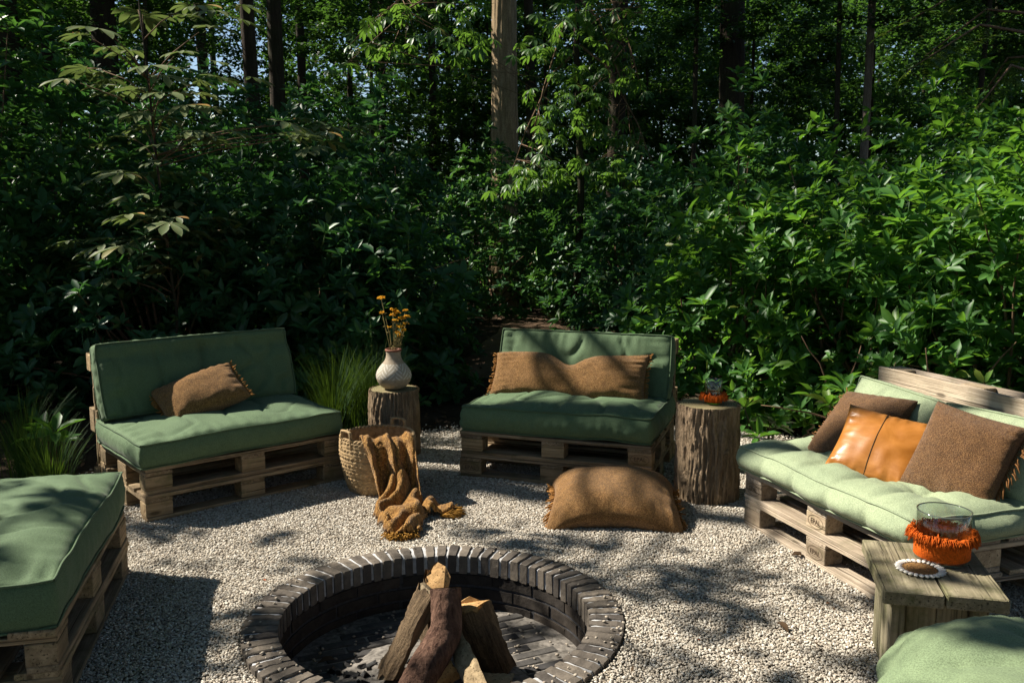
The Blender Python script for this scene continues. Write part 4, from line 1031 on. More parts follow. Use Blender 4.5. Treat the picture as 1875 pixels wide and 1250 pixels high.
# ------------------------------------------------------------------ basket and throw
BK = Vector((-.80, 5.165, 0))
def basket():
    t = thing('woven_basket', 'braided seagrass basket with two handles on the gravel', 'basket', BK)
    n, rows = 150, 54; h = .325; V = []; F = []
    def pr(z): s = z/h; return .165 + .062*math.sin(min(1, s*1.15)*math.pi/2) - .012*s*s
    for j in range(rows+1):
        z = h*j/rows
        for k in range(n):
            a = 2*math.pi*k/n; rb = j/rows*15
            # plaited pattern: diagonal strands whose direction flips from band to band
            bi = int(rb) % 2; fb = rb - int(rb); ph = a*22 + (fb if bi else -fb)*2.6 + bi*1.3
            d = .011*abs(math.sin(ph))*abs(math.sin(fb*math.pi))**.5 + .003*noise.noise((math.cos(a)*14, math.sin(a)*14, z*40))
            r = pr(z) + d; V.append((r*math.cos(a), r*math.sin(a), z + .005*noise.noise((math.cos(a)*2, math.sin(a)*2, 3))*j/rows))
    for j in range(rows):
        for k in range(n): F.append((j*n+k, j*n+(k+1) % n, (j+1)*n+(k+1) % n, (j+1)*n+k))
    o = len(V)
    for j in range(9):
        z = h*(1-j/8)+.004*(j == 8)
        for k in range(n):
            a = 2*math.pi*k/n; r = pr(z)-.008+.003*math.sin(a*44)*math.sin(j*2); V.append((r*math.cos(a), r*math.sin(a), z))
    for j in range(8):
        for k in range(n): F.append((o+j*n+k, o+j*n+(k+1) % n, o+(j+1)*n+(k+1) % n, o+(j+1)*n+k))
    F.append(tuple(o+8*n+k for k in range(n)))
    obj('body', mesh('body', V, F), M['rattan'], t)
    mb = MB()       # two-strand twisted rim
    for q in (0, math.pi):
        mb.tube([Vector(((pr(h)-.003+.006*math.cos(a*26+q))*math.cos(a), (pr(h)-.003+.006*math.cos(a*26+q))*math.sin(a), h+.004+.006*math.sin(a*26+q))) for a in np.linspace(0, 2*math.pi, 240)], .0065, 6, False)
    obj('rim', mb.mesh('rim'), M['rattan'], t)
    for a0 in (math.radians(222), math.radians(62)):
        mb = MB(); c = Vector((math.cos(a0), math.sin(a0), 0)); s = Vector((-math.sin(a0), math.cos(a0), 0)); R0 = pr(h)-.002
        base = [c*R0 - s*.048 + Vector((0, 0, h-.05)), c*R0 - s*.047 + Vector((0, 0, h+.04)), c*R0 - s*.040 + Vector((0, 0, h+.056)), c*R0 + Vector((0, 0, h+.06)), c*R0 + s*.040 + Vector((0, 0, h+.056)), c*R0 + s*.047 + Vector((0, 0, h+.04)), c*R0 + s*.048 + Vector((0, 0, h-.05))]
        fine = []
        for i in range(len(base)-1):
            for k in range(9): fine.append(base[i].lerp(base[i+1], k/9))
        for q in (0, 2.1, 4.2):
            mb.tube([p + c*.0055*math.cos(i*.55+q) + s*.0055*math.sin(i*.55+q) for i, p in enumerate(fine)], .006, 6)
        obj('handle', mb.mesh('handle'), M['rattan'], t)
basket()
def throw():
    t = thing('throw_blanket', 'ochre brown wool throw hanging out of the basket onto the gravel', 'blanket', (-.62, 4.75, 0))
    o = Vector((-.62, 4.75, 0)); V = []; F = []; UV = []; ends = []
    def strip(pts, wid, fold, nf, across0, ns, nt_, seed, uv0, lift=None):
        P = [Vector(p) for p in pts]; base = len(V); rowl = []
        for i in range(ns+1):
            s = i/ns*(len(P)-1); k = min(int(s), len(P)-2); u = s-k
            p0, p1, p2, p3 = P[max(k-1, 0)], P[k], P[k+1], P[min(k+2, len(P)-1)]
            c = .5*((2*p1)+(p2-p0)*u+(2*p0-5*p1+4*p2-p3)*u*u+(3*p1-p0-3*p2+p3)*u**3)
            d = (.5*((p2-p0)+2*(2*p0-5*p1+4*p2-p3)*u+3*(3*p1-p0-3*p2+p3)*u*u)).normalized()
            w = wid[k]*(1-u)+wid[k+1]*u; fa = fold[k]*(1-u)+fold[k+1]*u; ac = Vector(across0[k])*(1-u)+Vector(across0[k+1])*u
            ac = (ac - d*ac.dot(d)).normalized(); nrm = ac.cross(d).normalized()
            if nrm.z < -.05 or (abs(nrm.z) <= .05 and nrm.y > 0): nrm = -nrm
            row = []
            for j in range(nt_+1):
                tt = j/nt_*2-1
                ph = tt*math.pi*nf + .9*noise.noise((s*.9, seed, 0)) + seed
                f_ = fa*(math.sin(ph) + .45*math.sin(ph*2.3+s*1.3+seed)) + fa*.5*noise.noise((tt*3, s*1.5, seed))
                sl = .35*fa*math.cos(ph)
                p = c + ac*(tt*w/2 + sl) + nrm*(f_ + .006*noise.noise((tt*11, s*9, seed)) + .003*noise.noise((tt*40, s*30, seed)))
                if lift: p.z = max(p.z, lift + .004 + .012*max(0, noise.noise((tt*4, s*3, seed))))
                row.append(p); V.append(p-o); UV.append((uv0 + tt*.5+.5, i/ns*1.6))
            rowl.append(row)
        for i in range(ns):
            for j in range(nt_): F.append((base+i*(nt_+1)+j, base+i*(nt_+1)+j+1, base+(i+1)*(nt_+1)+j+1, base+(i+1)*(nt_+1)+j))
        return rowl
    X = (1, .15, 0); Y_ = (.9, .35, 0)
    r1 = strip([(-.80, 5.17, .22), (-.775, 5.09, .315), (-.74, 5.00, .356), (-.705, 4.935, .340), (-.675, 4.885, .26), (-.655, 4.85, .17), (-.635, 4.81, .09), (-.62, 4.75, .055)],
               [.18, .24, .28, .29, .27, .25, .24, .24], [.010, .010, .012, .020, .028, .030, .028, .02], 2.2, [X]*8, 80, 60, 1.0, 0.0, .012)
    # the pile on the gravel: a height field of soft rolling folds inside a lobed outline
    lobes_ = [(-.625, 4.83, .125, .10), (-.61, 4.72, .145, .12), (-.60, 4.60, .15, .12), (-.585, 4.48, .12, .10), (-.56, 4.38, .10, .09), (-.49, 4.68, .14, .085), (-.39, 4.675, .08, .07)]
    nx, ny = 84, 84; x0, x1, y0, y1 = -.86, -.28, 4.27, 4.95; base = len(V); idx = {}
    for i in range(nx+1):
        for j in range(ny+1):
            x, y = x0+(x1-x0)*i/nx, y0+(y1-y0)*j/ny
            q = max(1-((x-cx)/rx)**2-((y-cy)/ry)**2 for cx, cy, rx, ry in lobes_) + .10*noise.noise((x*9, y*9, 2))
            if q < 0: continue
            e = min(1, q*2.6)**.5; wx = x + .05*noise.noise((x*5, y*5, 1)); wy = y + .05*noise.noise((x*5, y*5, 6))
            rdg = abs(math.sin(wx*30 - wy*9 + 3.0*noise.noise((x*6, y*6, 4)))); big = noise.noise((wx*8, wy*8, 3.3))
            z = .010 + e*(.022 + .050*rdg**1.2 + .045*max(0, big) + .13*max(0, 1-math.hypot((x+.63)/.14, (y-4.84)/.17)) + .003*noise.noise((x*90, y*90, 0)))
            idx[(i, j)] = len(V); V.append(Vector((x, y, z))-o); UV.append((x*3.2, y*3.2))
    for i in range(nx):
        for j in range(ny):
            k = [(i, j), (i+1, j), (i+1, j+1), (i, j+1)]
            if all(c_ in idx for c_ in k): F.append(tuple(idx[c_] for c_ in k))
    m_ = mesh('cloth', V, F, True, UV); c = obj('cloth', m_, M['throw'], t)
    sd = c.modifiers.new('thick', 'SOLIDIFY'); sd.thickness = .005; sd.offset = 0
    rd = random.Random(9); mb = MB()
    for row, dr in (([Vector((-.565+.08*math.cos(a), 4.41+.085*math.sin(a), .02)) for a in np.linspace(-2.6, -.5, 30)], Vector((.05, -1, 0))), ([Vector((-.40+.068*math.cos(a), 4.665+.058*math.sin(a), .02)) for a in np.linspace(-1.3, 1.1, 24)], Vector((1, -.1, 0)))):
        for k in range(260):
            p = row[rd.randrange(len(row))]-o + Vector((rd.uniform(-.004, .004), rd.uniform(-.004, .004), rd.uniform(-.004, .006))); d = (dr + Vector((rd.uniform(-.5, .5), rd.uniform(-.5, .5), rd.uniform(-.1, .4)))).normalized(); l = rd.uniform(.04, .085)
            q = p + d*l*.55; e = q + (d + Vector((rd.uniform(-.5, .5), rd.uniform(-.5, .5), -.3))).normalized()*l*.45
            q.z = max(q.z, .012); e.z = max(e.z, .010); mb.tube([p, q, e], [.003, .003, .002], 4)
    obj('fringe', mb.mesh('fringe'), M['throw_yarn'], t)
throw()

# ------------------------------------------------------------------ side table
TB = ((1.26, 2.875), -.233)
def side_table():
    t = thing('side_table', 'low side table of thick mossy planks beside the right bench', 'table', (*TB[0], 0), TB[1])
    for k, (x, L_) in enumerate(((.098, .492), (.297, .488))):
        v, f = chamfer_box(L_, .193, .050, .004, 10, .0014, 31+k); obj('top_plank', mesh('top_plank', v, f, False), M['table'], t, (x, .245, .335), (0, .004*(k*2-1), math.pi/2+.004*k))
    for k, x in enumerate((.062, .325)):
        for q in range(2):
            v, f = chamfer_box(.306, .155, .048, .004, 6, .0012, 41+k*2+q); obj('leg_plank', mesh('leg_plank', v, f, False), M['table'], t, (x, .135+q*.160, .155), (0, math.pi/2, 0)).rotation_euler = Matrix(((0, 0, 1), (0, 1, 0), (-1, 0, 0))).to_euler()
    for k, x in enumerate((.143, .245)):
        v, f = chamfer_box(.300, .099, .045, .004, 6, .0012, 51+k); p = obj('apron_plank', mesh('apron_plank', v, f, False), M['table'], t, (x, .115, .158)); p.rotation_euler = Matrix(((0, 1, 0), (0, 0, 1), (1, 0, 0))).to_euler()
side_table()
def coaster():
    t = thing('shell_coaster', 'round brown woven coaster edged with white cowrie shells', 'coaster', (1.462, 3.045, .361))
    v, f = lathe([(.0005, .004), (.02, .0045), (.05, .004), (.062, .003), (.064, 0)], 48); obj('woven_disc', mesh('woven_disc', v, f), M['coaster'], t)
    mb = MB()
    for i in range(5):
        rr = .012+i*.011; n = int(rr*2*math.pi/.0045)
        for k in range(n):
            a = 6.283*k/n; mb.add([Vector((rr*math.cos(a)+x*.002, rr*math.sin(a)+y*.002, .0045+z*.002)) for x, y, z in ((1, 0, 0), (-1, 0, 0), (0, 1, 0), (0, -1, 0), (0, 0, 1))], [(0, 2, 4), (2, 1, 4), (1, 3, 4), (3, 0, 4)])
    obj('beads', mb.mesh('beads', False), M['coaster'], t)
    V = []; F = []
    for i in range(9):
        s = i/8; x = (s-.5)*.027
        w = .0082*math.sin(math.pi*min(.985, max(.06, s)))**.6
        for k in range(10):
            a = 6.283*k/10; y, z = w*math.cos(a), w*.75*math.sin(a)
            if z > w*.45: z -= .0028*math.exp(-(y/.0022)**2)
            V.append((x, y, z+.006))
    for i in range(8):
        for k in range(10): F.append((i*10+k, (i+1)*10+k, (i+1)*10+(k+1) % 10, i*10+(k+1) % 10))
    F.append(tuple(range(10))); F.append(tuple(80+k for k in reversed(range(10))))
    sh = mesh('cowrie_shell', V, F)
    for k in range(26):
        a = 6.283*k/26; obj('cowrie_shell', sh, M['shell'], t, (.073*math.cos(a), .073*math.sin(a), 0), (0, random.uniform(-.1, .1), a + random.uniform(-.12, .12)))
coaster()

# ------------------------------------------------------------------ grasses and low plants
def grass_clump(label, x, y, h, n, spread, seed, group):
    t = thing('grass_clump', label, 'grass', (x, y, -.02), 0, group); r = random.Random(seed); V = []; F = []; A = []
    for k in range(n):
        a = r.uniform(0, 6.283); b = Vector((math.cos(a), math.sin(a), 0))*abs(r.gauss(0, .05)); out = Vector((math.cos(a+r.uniform(-.7, .7)), math.sin(a+r.uniform(-.7, .7)), 0)); hh = h*r.uniform(.55, 1.1); sp = spread*r.uniform(.3, 1.3); w = r.uniform(.0014, .0030); side = Vector((-out.y, out.x, 0)); tn = r.random()
        o = len(V)
        for i in range(6):
            s = i/5; p = b + out*sp*s*s*hh + Vector((0, 0, hh*(s - .28*sp*s**3))); ww = w*(1-s**2.2)+.0003
            V += [p-side*ww, p+side*ww]; A += [tn, tn]
        for i in range(5):
            q = o+2*i; F += [(q, q+1, q+3), (q, q+3, q+2)]
    obj('blades', npmesh('blades', np.array([tuple(v) for v in V]), np.array(F), np.array(A)), M['grass'], t, kind='stuff')
gA = 'ornamental grass between the left bench and the stump'; gB = 'grass clumps left of the left bench'
for i, (x, y, h, lb) in enumerate([(-1.28, 6.25, .72, 'tall bright grass clump right behind the end of the left bench'), (-1.02, 6.38, .74, 'tall grass clump directly behind the stump with the vase'), (-1.22, 6.62, .70, 'tall grass clump at the back of the grass bed by the stump')]):
    grass_clump(lb, x, y, h, 330, .42, 60+i, gA)
for i, (x, y, h, lb) in enumerate([(-2.52, 4.72, .55, 'loose dark grass clump touching the left end of the left bench'), (-2.78, 4.98, .55, 'dark grass clump behind the near left seat'), (-2.88, 4.35, .60, 'bright grass clump at the left picture edge'), (-3.0, 5.35, .6, 'dark grass clump in the shade beyond the left seat')]):
    grass_clump(lb, x, y, h, 240, .38, 70+i, gB)
def low_plant(label, x, y, h, seed, n=4, mat='rhodo_bright'):
    t = thing('low_plant', label, 'plant', (x, y, -.02), 0, 'young plants at the edge of the gravel'); r = random.Random(seed); mb = MB()
    for k in range(n):
        e = Vector((r.uniform(-.12, .12), r.uniform(-.12, .12), h*r.uniform(.6, 1))); mb.tube([(0, 0, 0), e*.5+Vector((.01, 0, .02)), e], [.005, .004, .003], 5)
        q = Vector((e.x*2, e.y*2, 1)).to_track_quat('Z', 'Y') @ Euler((0, 0, r.uniform(0, 6))).to_quaternion()
        obj('leaf_whorl', whorl_mesh(r.randrange(6), M[mat]), None, t, e, q.to_euler())
    obj('stems', mb.mesh('stems'), M['twig'], t)
low_plant('young leafy plant in the shade at the far left behind the near seat', -2.70, 5.10, .42, 1)
low_plant('young leafy plant by the corner of the right bench and stump', 1.62, 5.62, .40, 2, 5)
low_plant('small plant in the dark soil behind the right bench back cushion', 2.05, 5.45, .62, 3, 5)
for i, (x, y, h, lb) in enumerate([(-1.30, 6.85, .95, 'pale flower spike standing left in the grass behind the left bench'), (-1.08, 6.75, .92, 'pale flower spike standing right in the grass near the vase')]):
    t = thing('flower_spike', lb, 'plant', (x, y, -.02), 0, 'flower spikes'); mb = MB(); mb.tube([(0, 0, 0), (.01, 0, h*.6), (.0, 0, h)], [.004, .003, .002], 5); obj('stem', mb.mesh('stem'), M['grass'], t)
    r = np.random.default_rng(i); n = 90; zz = r.uniform(h*.62, h, n); an = r.uniform(0, 6.28, n); d = np.stack([np.cos(an), np.sin(an), r.uniform(.2, .9, n)], 1)
    V, F, A = place(QL, np.stack([np.zeros(n), np.zeros(n), zz], 1), frames(d, np.tile([0, 0, 1.0], (n, 1))), np.interp(zz, [h*.62, h], [.03, .012]), r.random(n)); obj('leaves', npmesh('leaves', V, F, A), M['grass'], t)

# ------------------------------------------------------------------ rhododendrons
G = 'rhododendron bushes round the clearing'
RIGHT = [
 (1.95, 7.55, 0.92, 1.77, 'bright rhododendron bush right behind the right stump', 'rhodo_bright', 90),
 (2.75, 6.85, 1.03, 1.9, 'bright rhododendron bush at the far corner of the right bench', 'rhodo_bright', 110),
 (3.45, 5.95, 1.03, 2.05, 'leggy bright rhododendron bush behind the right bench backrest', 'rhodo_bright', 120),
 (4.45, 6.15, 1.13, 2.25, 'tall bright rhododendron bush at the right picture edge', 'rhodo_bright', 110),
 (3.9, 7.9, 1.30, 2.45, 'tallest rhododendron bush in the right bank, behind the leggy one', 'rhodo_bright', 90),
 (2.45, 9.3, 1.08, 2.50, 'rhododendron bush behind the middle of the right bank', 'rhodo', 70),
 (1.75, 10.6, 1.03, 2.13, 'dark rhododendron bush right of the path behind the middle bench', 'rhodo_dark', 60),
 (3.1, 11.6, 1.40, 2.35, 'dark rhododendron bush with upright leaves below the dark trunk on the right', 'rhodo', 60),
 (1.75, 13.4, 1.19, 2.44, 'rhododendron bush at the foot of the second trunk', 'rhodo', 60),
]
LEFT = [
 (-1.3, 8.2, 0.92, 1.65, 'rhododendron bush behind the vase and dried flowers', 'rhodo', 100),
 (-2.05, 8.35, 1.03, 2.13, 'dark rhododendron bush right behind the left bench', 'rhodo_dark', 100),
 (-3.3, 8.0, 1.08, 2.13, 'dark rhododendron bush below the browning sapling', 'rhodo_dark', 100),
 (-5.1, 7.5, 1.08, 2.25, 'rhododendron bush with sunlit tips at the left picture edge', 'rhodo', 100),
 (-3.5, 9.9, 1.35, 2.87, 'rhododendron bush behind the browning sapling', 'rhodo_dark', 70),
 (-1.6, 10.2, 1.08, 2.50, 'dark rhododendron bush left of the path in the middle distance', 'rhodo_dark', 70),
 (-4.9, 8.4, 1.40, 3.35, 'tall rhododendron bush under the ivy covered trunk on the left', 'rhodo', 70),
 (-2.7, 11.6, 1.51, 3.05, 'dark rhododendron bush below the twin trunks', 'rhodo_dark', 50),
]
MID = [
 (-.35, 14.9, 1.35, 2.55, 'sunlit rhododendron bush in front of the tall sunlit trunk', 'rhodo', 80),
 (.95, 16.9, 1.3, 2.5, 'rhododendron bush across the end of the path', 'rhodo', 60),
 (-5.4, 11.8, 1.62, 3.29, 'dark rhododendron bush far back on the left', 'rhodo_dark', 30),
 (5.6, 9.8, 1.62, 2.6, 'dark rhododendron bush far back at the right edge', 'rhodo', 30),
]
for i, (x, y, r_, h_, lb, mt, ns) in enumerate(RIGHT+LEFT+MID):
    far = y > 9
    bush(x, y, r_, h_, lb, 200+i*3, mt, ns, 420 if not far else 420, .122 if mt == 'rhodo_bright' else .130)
# bare twisted twigs showing at the foot of the right bank
def bare_twigs(label, x, y, seed, n, h):
    t = thing('bare_branches', label, 'branches', (x, y, -.02), 0, 'bare rhododendron branches'); r = random.Random(seed)
    for k in range(n):
        mb = MB(); p = Vector((r.uniform(-.3, .3), r.uniform(-.2, .2), 0)); d = Vector((r.uniform(-.7, .7), r.uniform(-.9, .1), 1)).normalized(); pts = [p.copy()]
        for i in range(8):
            d = (d + Vector((r.uniform(-.45, .45), r.uniform(-.3, .3), r.uniform(-.30, .15)))).normalized(); p = p + d*h/8; pts.append(p.copy())
        rr = r.uniform(.006, .014); mb.tube(pts, [rr*(1-.75*i/8) for i in range(9)], 6)
        b = obj('branch', mb.mesh('branch'), M['twig'], t)
        for q in range(2):
            i = r.randrange(3, 7); mb = MB(); p2 = pts[i].copy(); d2 = Vector((r.uniform(-1, 1), r.uniform(-.8, .5), r.uniform(-.2, .6))).normalized(); pp2 = [p2.copy()]
            for _ in range(5):
                d2 = (d2 + Vector((r.uniform(-.4, .4), r.uniform(-.4, .4), r.uniform(-.3, .2)))).normalized(); p2 = p2 + d2*.07; pp2.append(p2.copy())
            mb.tube(pp2, [rr*.45*(1-.14*i_) for i_ in range(6)], 5); obj('twig', mb.mesh('twig'), M['twig'], b)
bare_twigs('bare twisted branches at the foot of the bush behind the right backrest', 2.95, 5.35, 4, 9, 1.0)
bare_twigs('bare branches in the dark behind the pale sage far back cushion', 2.3, 5.95, 5, 7, .9)
bare_twigs('bare branches arching at the right picture edge', 3.5, 5.2, 6, 8, 1.2)
bare_twigs('grey bare twigs inside the dark bush left of the path', -1.0, 8.9, 8, 7, 1.9)

# ------------------------------------------------------------------ trees
def trunk_mesh(name, r, h, seed, n=20, m=26, lean=(0, 0), ridge=.05, flare=.35, bend=.12):
    V = []; F = []
    for j in range(m+1):
        s = j/m; z = h*s*s if j < 0 else h*s
        rr = r*(1-.45*s) + r*flare*math.exp(-z/.35)
        cx = lean[0]*z + bend*noise.noise((z*.18, seed, 0))*min(1, z/2); cy = lean[1]*z + bend*noise.noise((z*.18, seed, 7))*min(1, z/2)
        for k in range(n):
            a = 2*math.pi*k/n
            q = rr*(1 + .05*noise.noise((math.cos(a)*1.3, math.sin(a)*1.3, z*.5+seed)) - ridge*abs(math.sin(a*9+1.5*noise.noise((math.cos(a), math.sin(a), z*.8))))*.6 + ridge*.6*noise.noise((math.cos(a)*6, math.sin(a)*6, z*2)))
            V.append((cx+q*math.cos(a), cy+q*math.sin(a), z-.08))
    for j in range(m):
        for k in range(n): F.append((j*n+k, j*n+(k+1) % n, (j+1)*n+(k+1) % n, (j+1)*n+k))
    return mesh(name, V, F)
TREES = []       # dicts: root, xy, clumps
def tall_tree(label, x, y, r, h, seed, bark='bark_dark', lean=(0, 0), n=20, m=26, group='tall trees of the wood', ridge=.05, bend=.12):
    t = thing('tree', label, 'tree', (x, y, 0), 0, group)
    obj('trunk', trunk_mesh('trunk', r, h, seed, n, m, lean, ridge, bend=bend), M[bark], t)
    d = {'root': t, 'x': x + lean[0]*h*.6, 'y': y + lean[1]*h*.6, 'h': h, 'cl': [], 'seed': seed, 'r': r, 'lean': lean, 'bark': bark}
    TREES.append(d); return d
tall_tree('tall sunlit trunk with ridged bark in the middle of the picture', -.16, 16.2, .27, 13, 1, 'bark', (.004, 0), 72, 90, ridge=.10, bend=.03)
tall_tree('dark ivy covered trunk at the upper left edge', -6.6, 12.2, .17, 12, 2, lean=(-.01, 0))
tall_tree('dark trunk second from the left edge', -8.55, 17, .14, 12, 3)
tall_tree('dark trunk behind the right side of the browning sapling', -6.0, 17.8, .125, 12, 5)
tall_tree('leaning left one of the dark twin trunks', -4.05, 14.8, .135, 12, 6, lean=(-.035, 0))
tall_tree('straight right one of the dark twin trunks', -4.0, 15.6, .15, 12, 7)
tall_tree('dark trunk just right of the twin trunks', -4.4, 19.2, .11, 12, 8)
tall_tree('thin dark trunk with a stub, second right of the twin trunks', -4.25, 24, .09, 12, 9, lean=(.004, 0))
tall_tree('dark forked trunk below the hanging chestnut leaves', -3.1, 22, .10, 12, 10)
tall_tree('straight dark trunk left of the tall sunlit trunk', -1.83, 21, .10, 12, 11)
tall_tree('thin dark trunk directly left of the tall sunlit trunk', -1.65, 24.6, .095, 12, 12, lean=(-.01, 0))
tall_tree('dark trunk directly right of the tall sunlit trunk', .33, 18.4, .12, 12, 13)
tall_tree('brown trunk behind hanging leaves right of the middle', 1.70, 15.3, .165, 12, 14, 'bark_dark', lean=(.018, 0), n=36, m=50)
tall_tree('wide black trunk in the dark wood on the right', 3.5, 14.5, .23, 12, 15, lean=(-.012, 0))
tall_tree('slim pale dappled trunk on the right', 5.0, 13, .065, 11, 16, 'bark_pale', lean=(.006, 0))
off = 'trees outside the picture that shade the clearing'
for i, (x, y, lb) in enumerate([(-6.4, 9.4, 'tree standing just beyond the left picture edge'), (-8.8, 9.8, 'tree left of the picture behind the bushes'), (-9.5, 2.4, 'tree left of the picture level with the fire pit'), (-6.5, .6, 'tree left of the picture beside the viewer'), (-12.5, 11.0, 'farther tree left of the picture'), (-12.5, 14.5, 'far tree left of the picture at the back'), (6.8, 5.5, 'tree just beyond the right picture edge'), (7.6, 9.8, 'tree right of the picture behind the bushes')]):
    tall_tree(lb, x, y, .2, 12, 40+i, group=off)

# leaf clumps of the tall crowns, placed back along the sun for wanted shade
H = Vector((SUN.x, SUN.y)) / SUN.z              # horizontal shift towards the sun per metre of height
def sh_clear(x, y):
    n = noise.noise((x*1.1+3.7, y*1.1, 2.0)) + .6*noise.noise((x*2.6, y*2.6, 8.0))
    return n
def add_clump(x, y, z, r, nl, ls, gen, order):
    best = min(TREES, key=lambda d: (d['x']-x)**2 + (d['y']-y)**2 + (0 if d['h'] > z-2 else 50))
    c = np.array([x-best['root'].location.x, y-best['root'].location.y, z]); d = unit(nl, gen); rad = r*gen.random(nl)**.4
    p = c + d*rad[:, None]*np.array([1, 1, .55])
    fw = unit(nl, gen)*np.array([1, 1, .5]); up = unit(nl, gen)*.6 + np.array([0, 0, 1.0])
    best['cl'].append(place(QL, p, frames(fw, up), ls*gen.uniform(.7, 1.2, nl), gen.random(nl)))
    best.setdefault('tips', []).append(tuple(c))
gen = np.random.default_rng(33)
rs = random.Random(21)
SHAFTS = [((-.3, 16, 1.8), .5), ((-.3, 16, 3.0), .5), ((-.3, 16, 4.2), .5), ((-.3, 16, 5.2), .5), ((-1.7, 12, 3.8), .5), ((-.8, 12.2, 4.1), .6), ((-1.3, 12.2, 4.0), .5), ((.6, 12.8, 2.4), .5), ((1.4, 12.8, 2.4), .5), ((.7, 12.8, 3.6), .6), ((1.2, 12.8, 3.9), .5), ((-.35, 14.2, 1.9), .7), ((-1.1, 14.2, 1.8), .5), ((.4, 14.3, 1.7), .5), ((-.4, 13.8, 1.2), .5), ((-2.9, 6.9, 2.3), .5), ((-3.0, 6.9, 1.7), .45), ((-2.4, 6.9, 2.8), .5), ((-2.9, 6.7, 1.3), .35), ((-4.3, 6.3, 2.2), .45), ((-4.2, 6.2, 2.9), .45), ((5.0, 13, 3), .3), ((4.9, 13, 2.2), .25), ((2.8, 10.6, 2.3), .4), ((-.9, 7.3, 1.0), .35), ((-1.75, 5.1, .55), .55), ((-1.3, 5.4, .5), .4), ((-1.9, 4.9, .45), .4), ((.4, 5.85, .72), .45), ((.8, 5.6, .7), .4), ((.2, 5.6, .6), .4), ((-.8, 5.75, .35), .35), ((-.8, 5.8, .65), .4), ((1.0, 4.85, .3), .35), ((1.15, 5.0, .63), .3), ((.55, 4.6, .15), .4), ((-.65, 4.85, .2), .35), ((1.6, 4.2, .5), .5), ((1.9, 3.8, .6), .5), ((-.3, 3.2, .2), .35)]   # gaps cut in the canopy so sun reaches chosen spots
def in_gap(p):
    for c, r in SHAFTS:
        d = p - Vector(c); t = d.dot(SUN)
        if t > 0 and (d - SUN*t).length < r: return True
    return False
def drop(xg, yg, zlo, zhi, r, nl, ls):
    z = rs.uniform(zlo, zhi)
    if in_gap(Vector((xg + H.x*z, yg + H.y*z, z))): return
    add_clump(xg + H.x*z, yg + H.y*z, z, r, nl, ls, gen, 0)
# clearing: broken shade
CLEAR_KEEP = .10
for k in range(900):
    xg, yg = rs.uniform(-3.6, 4.6), rs.uniform(1.6, 6.4)
    if rs.random() < .24 + .46*(sh_clear(xg, yg) > .06): drop(xg, yg, 4.8, 6.8, rs.uniform(.09, .22), rs.randrange(12, 22), .12)
for k in range(60): drop(rs.uniform(-4.0, -2.6), rs.uniform(4.0, 6.3), 6.0, 9.0, .3, 26, .16)  # extra clumps added to shade the grass at the left
# wood: deep shade with flecks; the right bank and the tall trunk stand in more light
def wood_shade(x, y):
    s = .80 if y > 11 else .55 if x > -.5 else .34
    if x > 1.2 and y < 8.5: s = .28                      # right bank
    if x > 3.0 and y >= 8.5: s = .74
    if -2.0 < x < 2.2 and 10.5 < y < 16.6: s = .35         # sunlit bush and trunk
    if y > 17: s = .72
    return s
for k in range(4200):
    xg, yg = rs.uniform(-8.5, 11), rs.uniform(6.3, 24)
    zl = max(7.5, .25*yg+4.0)
    n = noise.noise((xg*.8, yg*.8, 5.5))*.33
    ws = wood_shade(xg, yg)
    if yg > 15.5 and ws > .6: ws = .97 if noise.noise((xg*.28, yg*.28, 11.5)) > -.10 else .25
    if rs.random() < ws + n: drop(xg, yg, zl, zl+4.5, rs.uniform(.28, .5), rs.randrange(16, 30), .19)
for k in range(1500):
    xg, yg = rs.uniform(-14, 16), rs.uniform(23, 40); zl = .25*yg+4.5
    if rs.random() < (.97 if noise.noise((xg*.2, yg*.2, 1.5)) > -.12 else .2): drop(xg, yg, zl, zl+5, rs.uniform(.5, .9), rs.randrange(18, 34), .32)
for d in TREES:
    if not d['cl']: continue
    V, F, A = cat(d['cl']); obj('crown', npmesh('crown', V, F, A), M['woodleaf'], d['root'], kind='stuff')
    mb = MB(); rr = random.Random(d['seed']); tips = d['tips'][:]; rr.shuffle(tips)
    for tp in tips[:14]:
        b = Vector((d['lean'][0]*d['h']*.55, d['lean'][1]*d['h']*.55, d['h']*rr.uniform(.5, .8))); e = Vector(tp)
        if (e-b).length > 9: continue
        mb.tube([b, b.lerp(e, .5)+Vector((0, 0, .5)), e], [d['r']*.35, d['r']*.2, .02], 6, False)
    if mb.v: obj('limbs', mb.mesh('limbs'), M[d['bark']], d['root'])

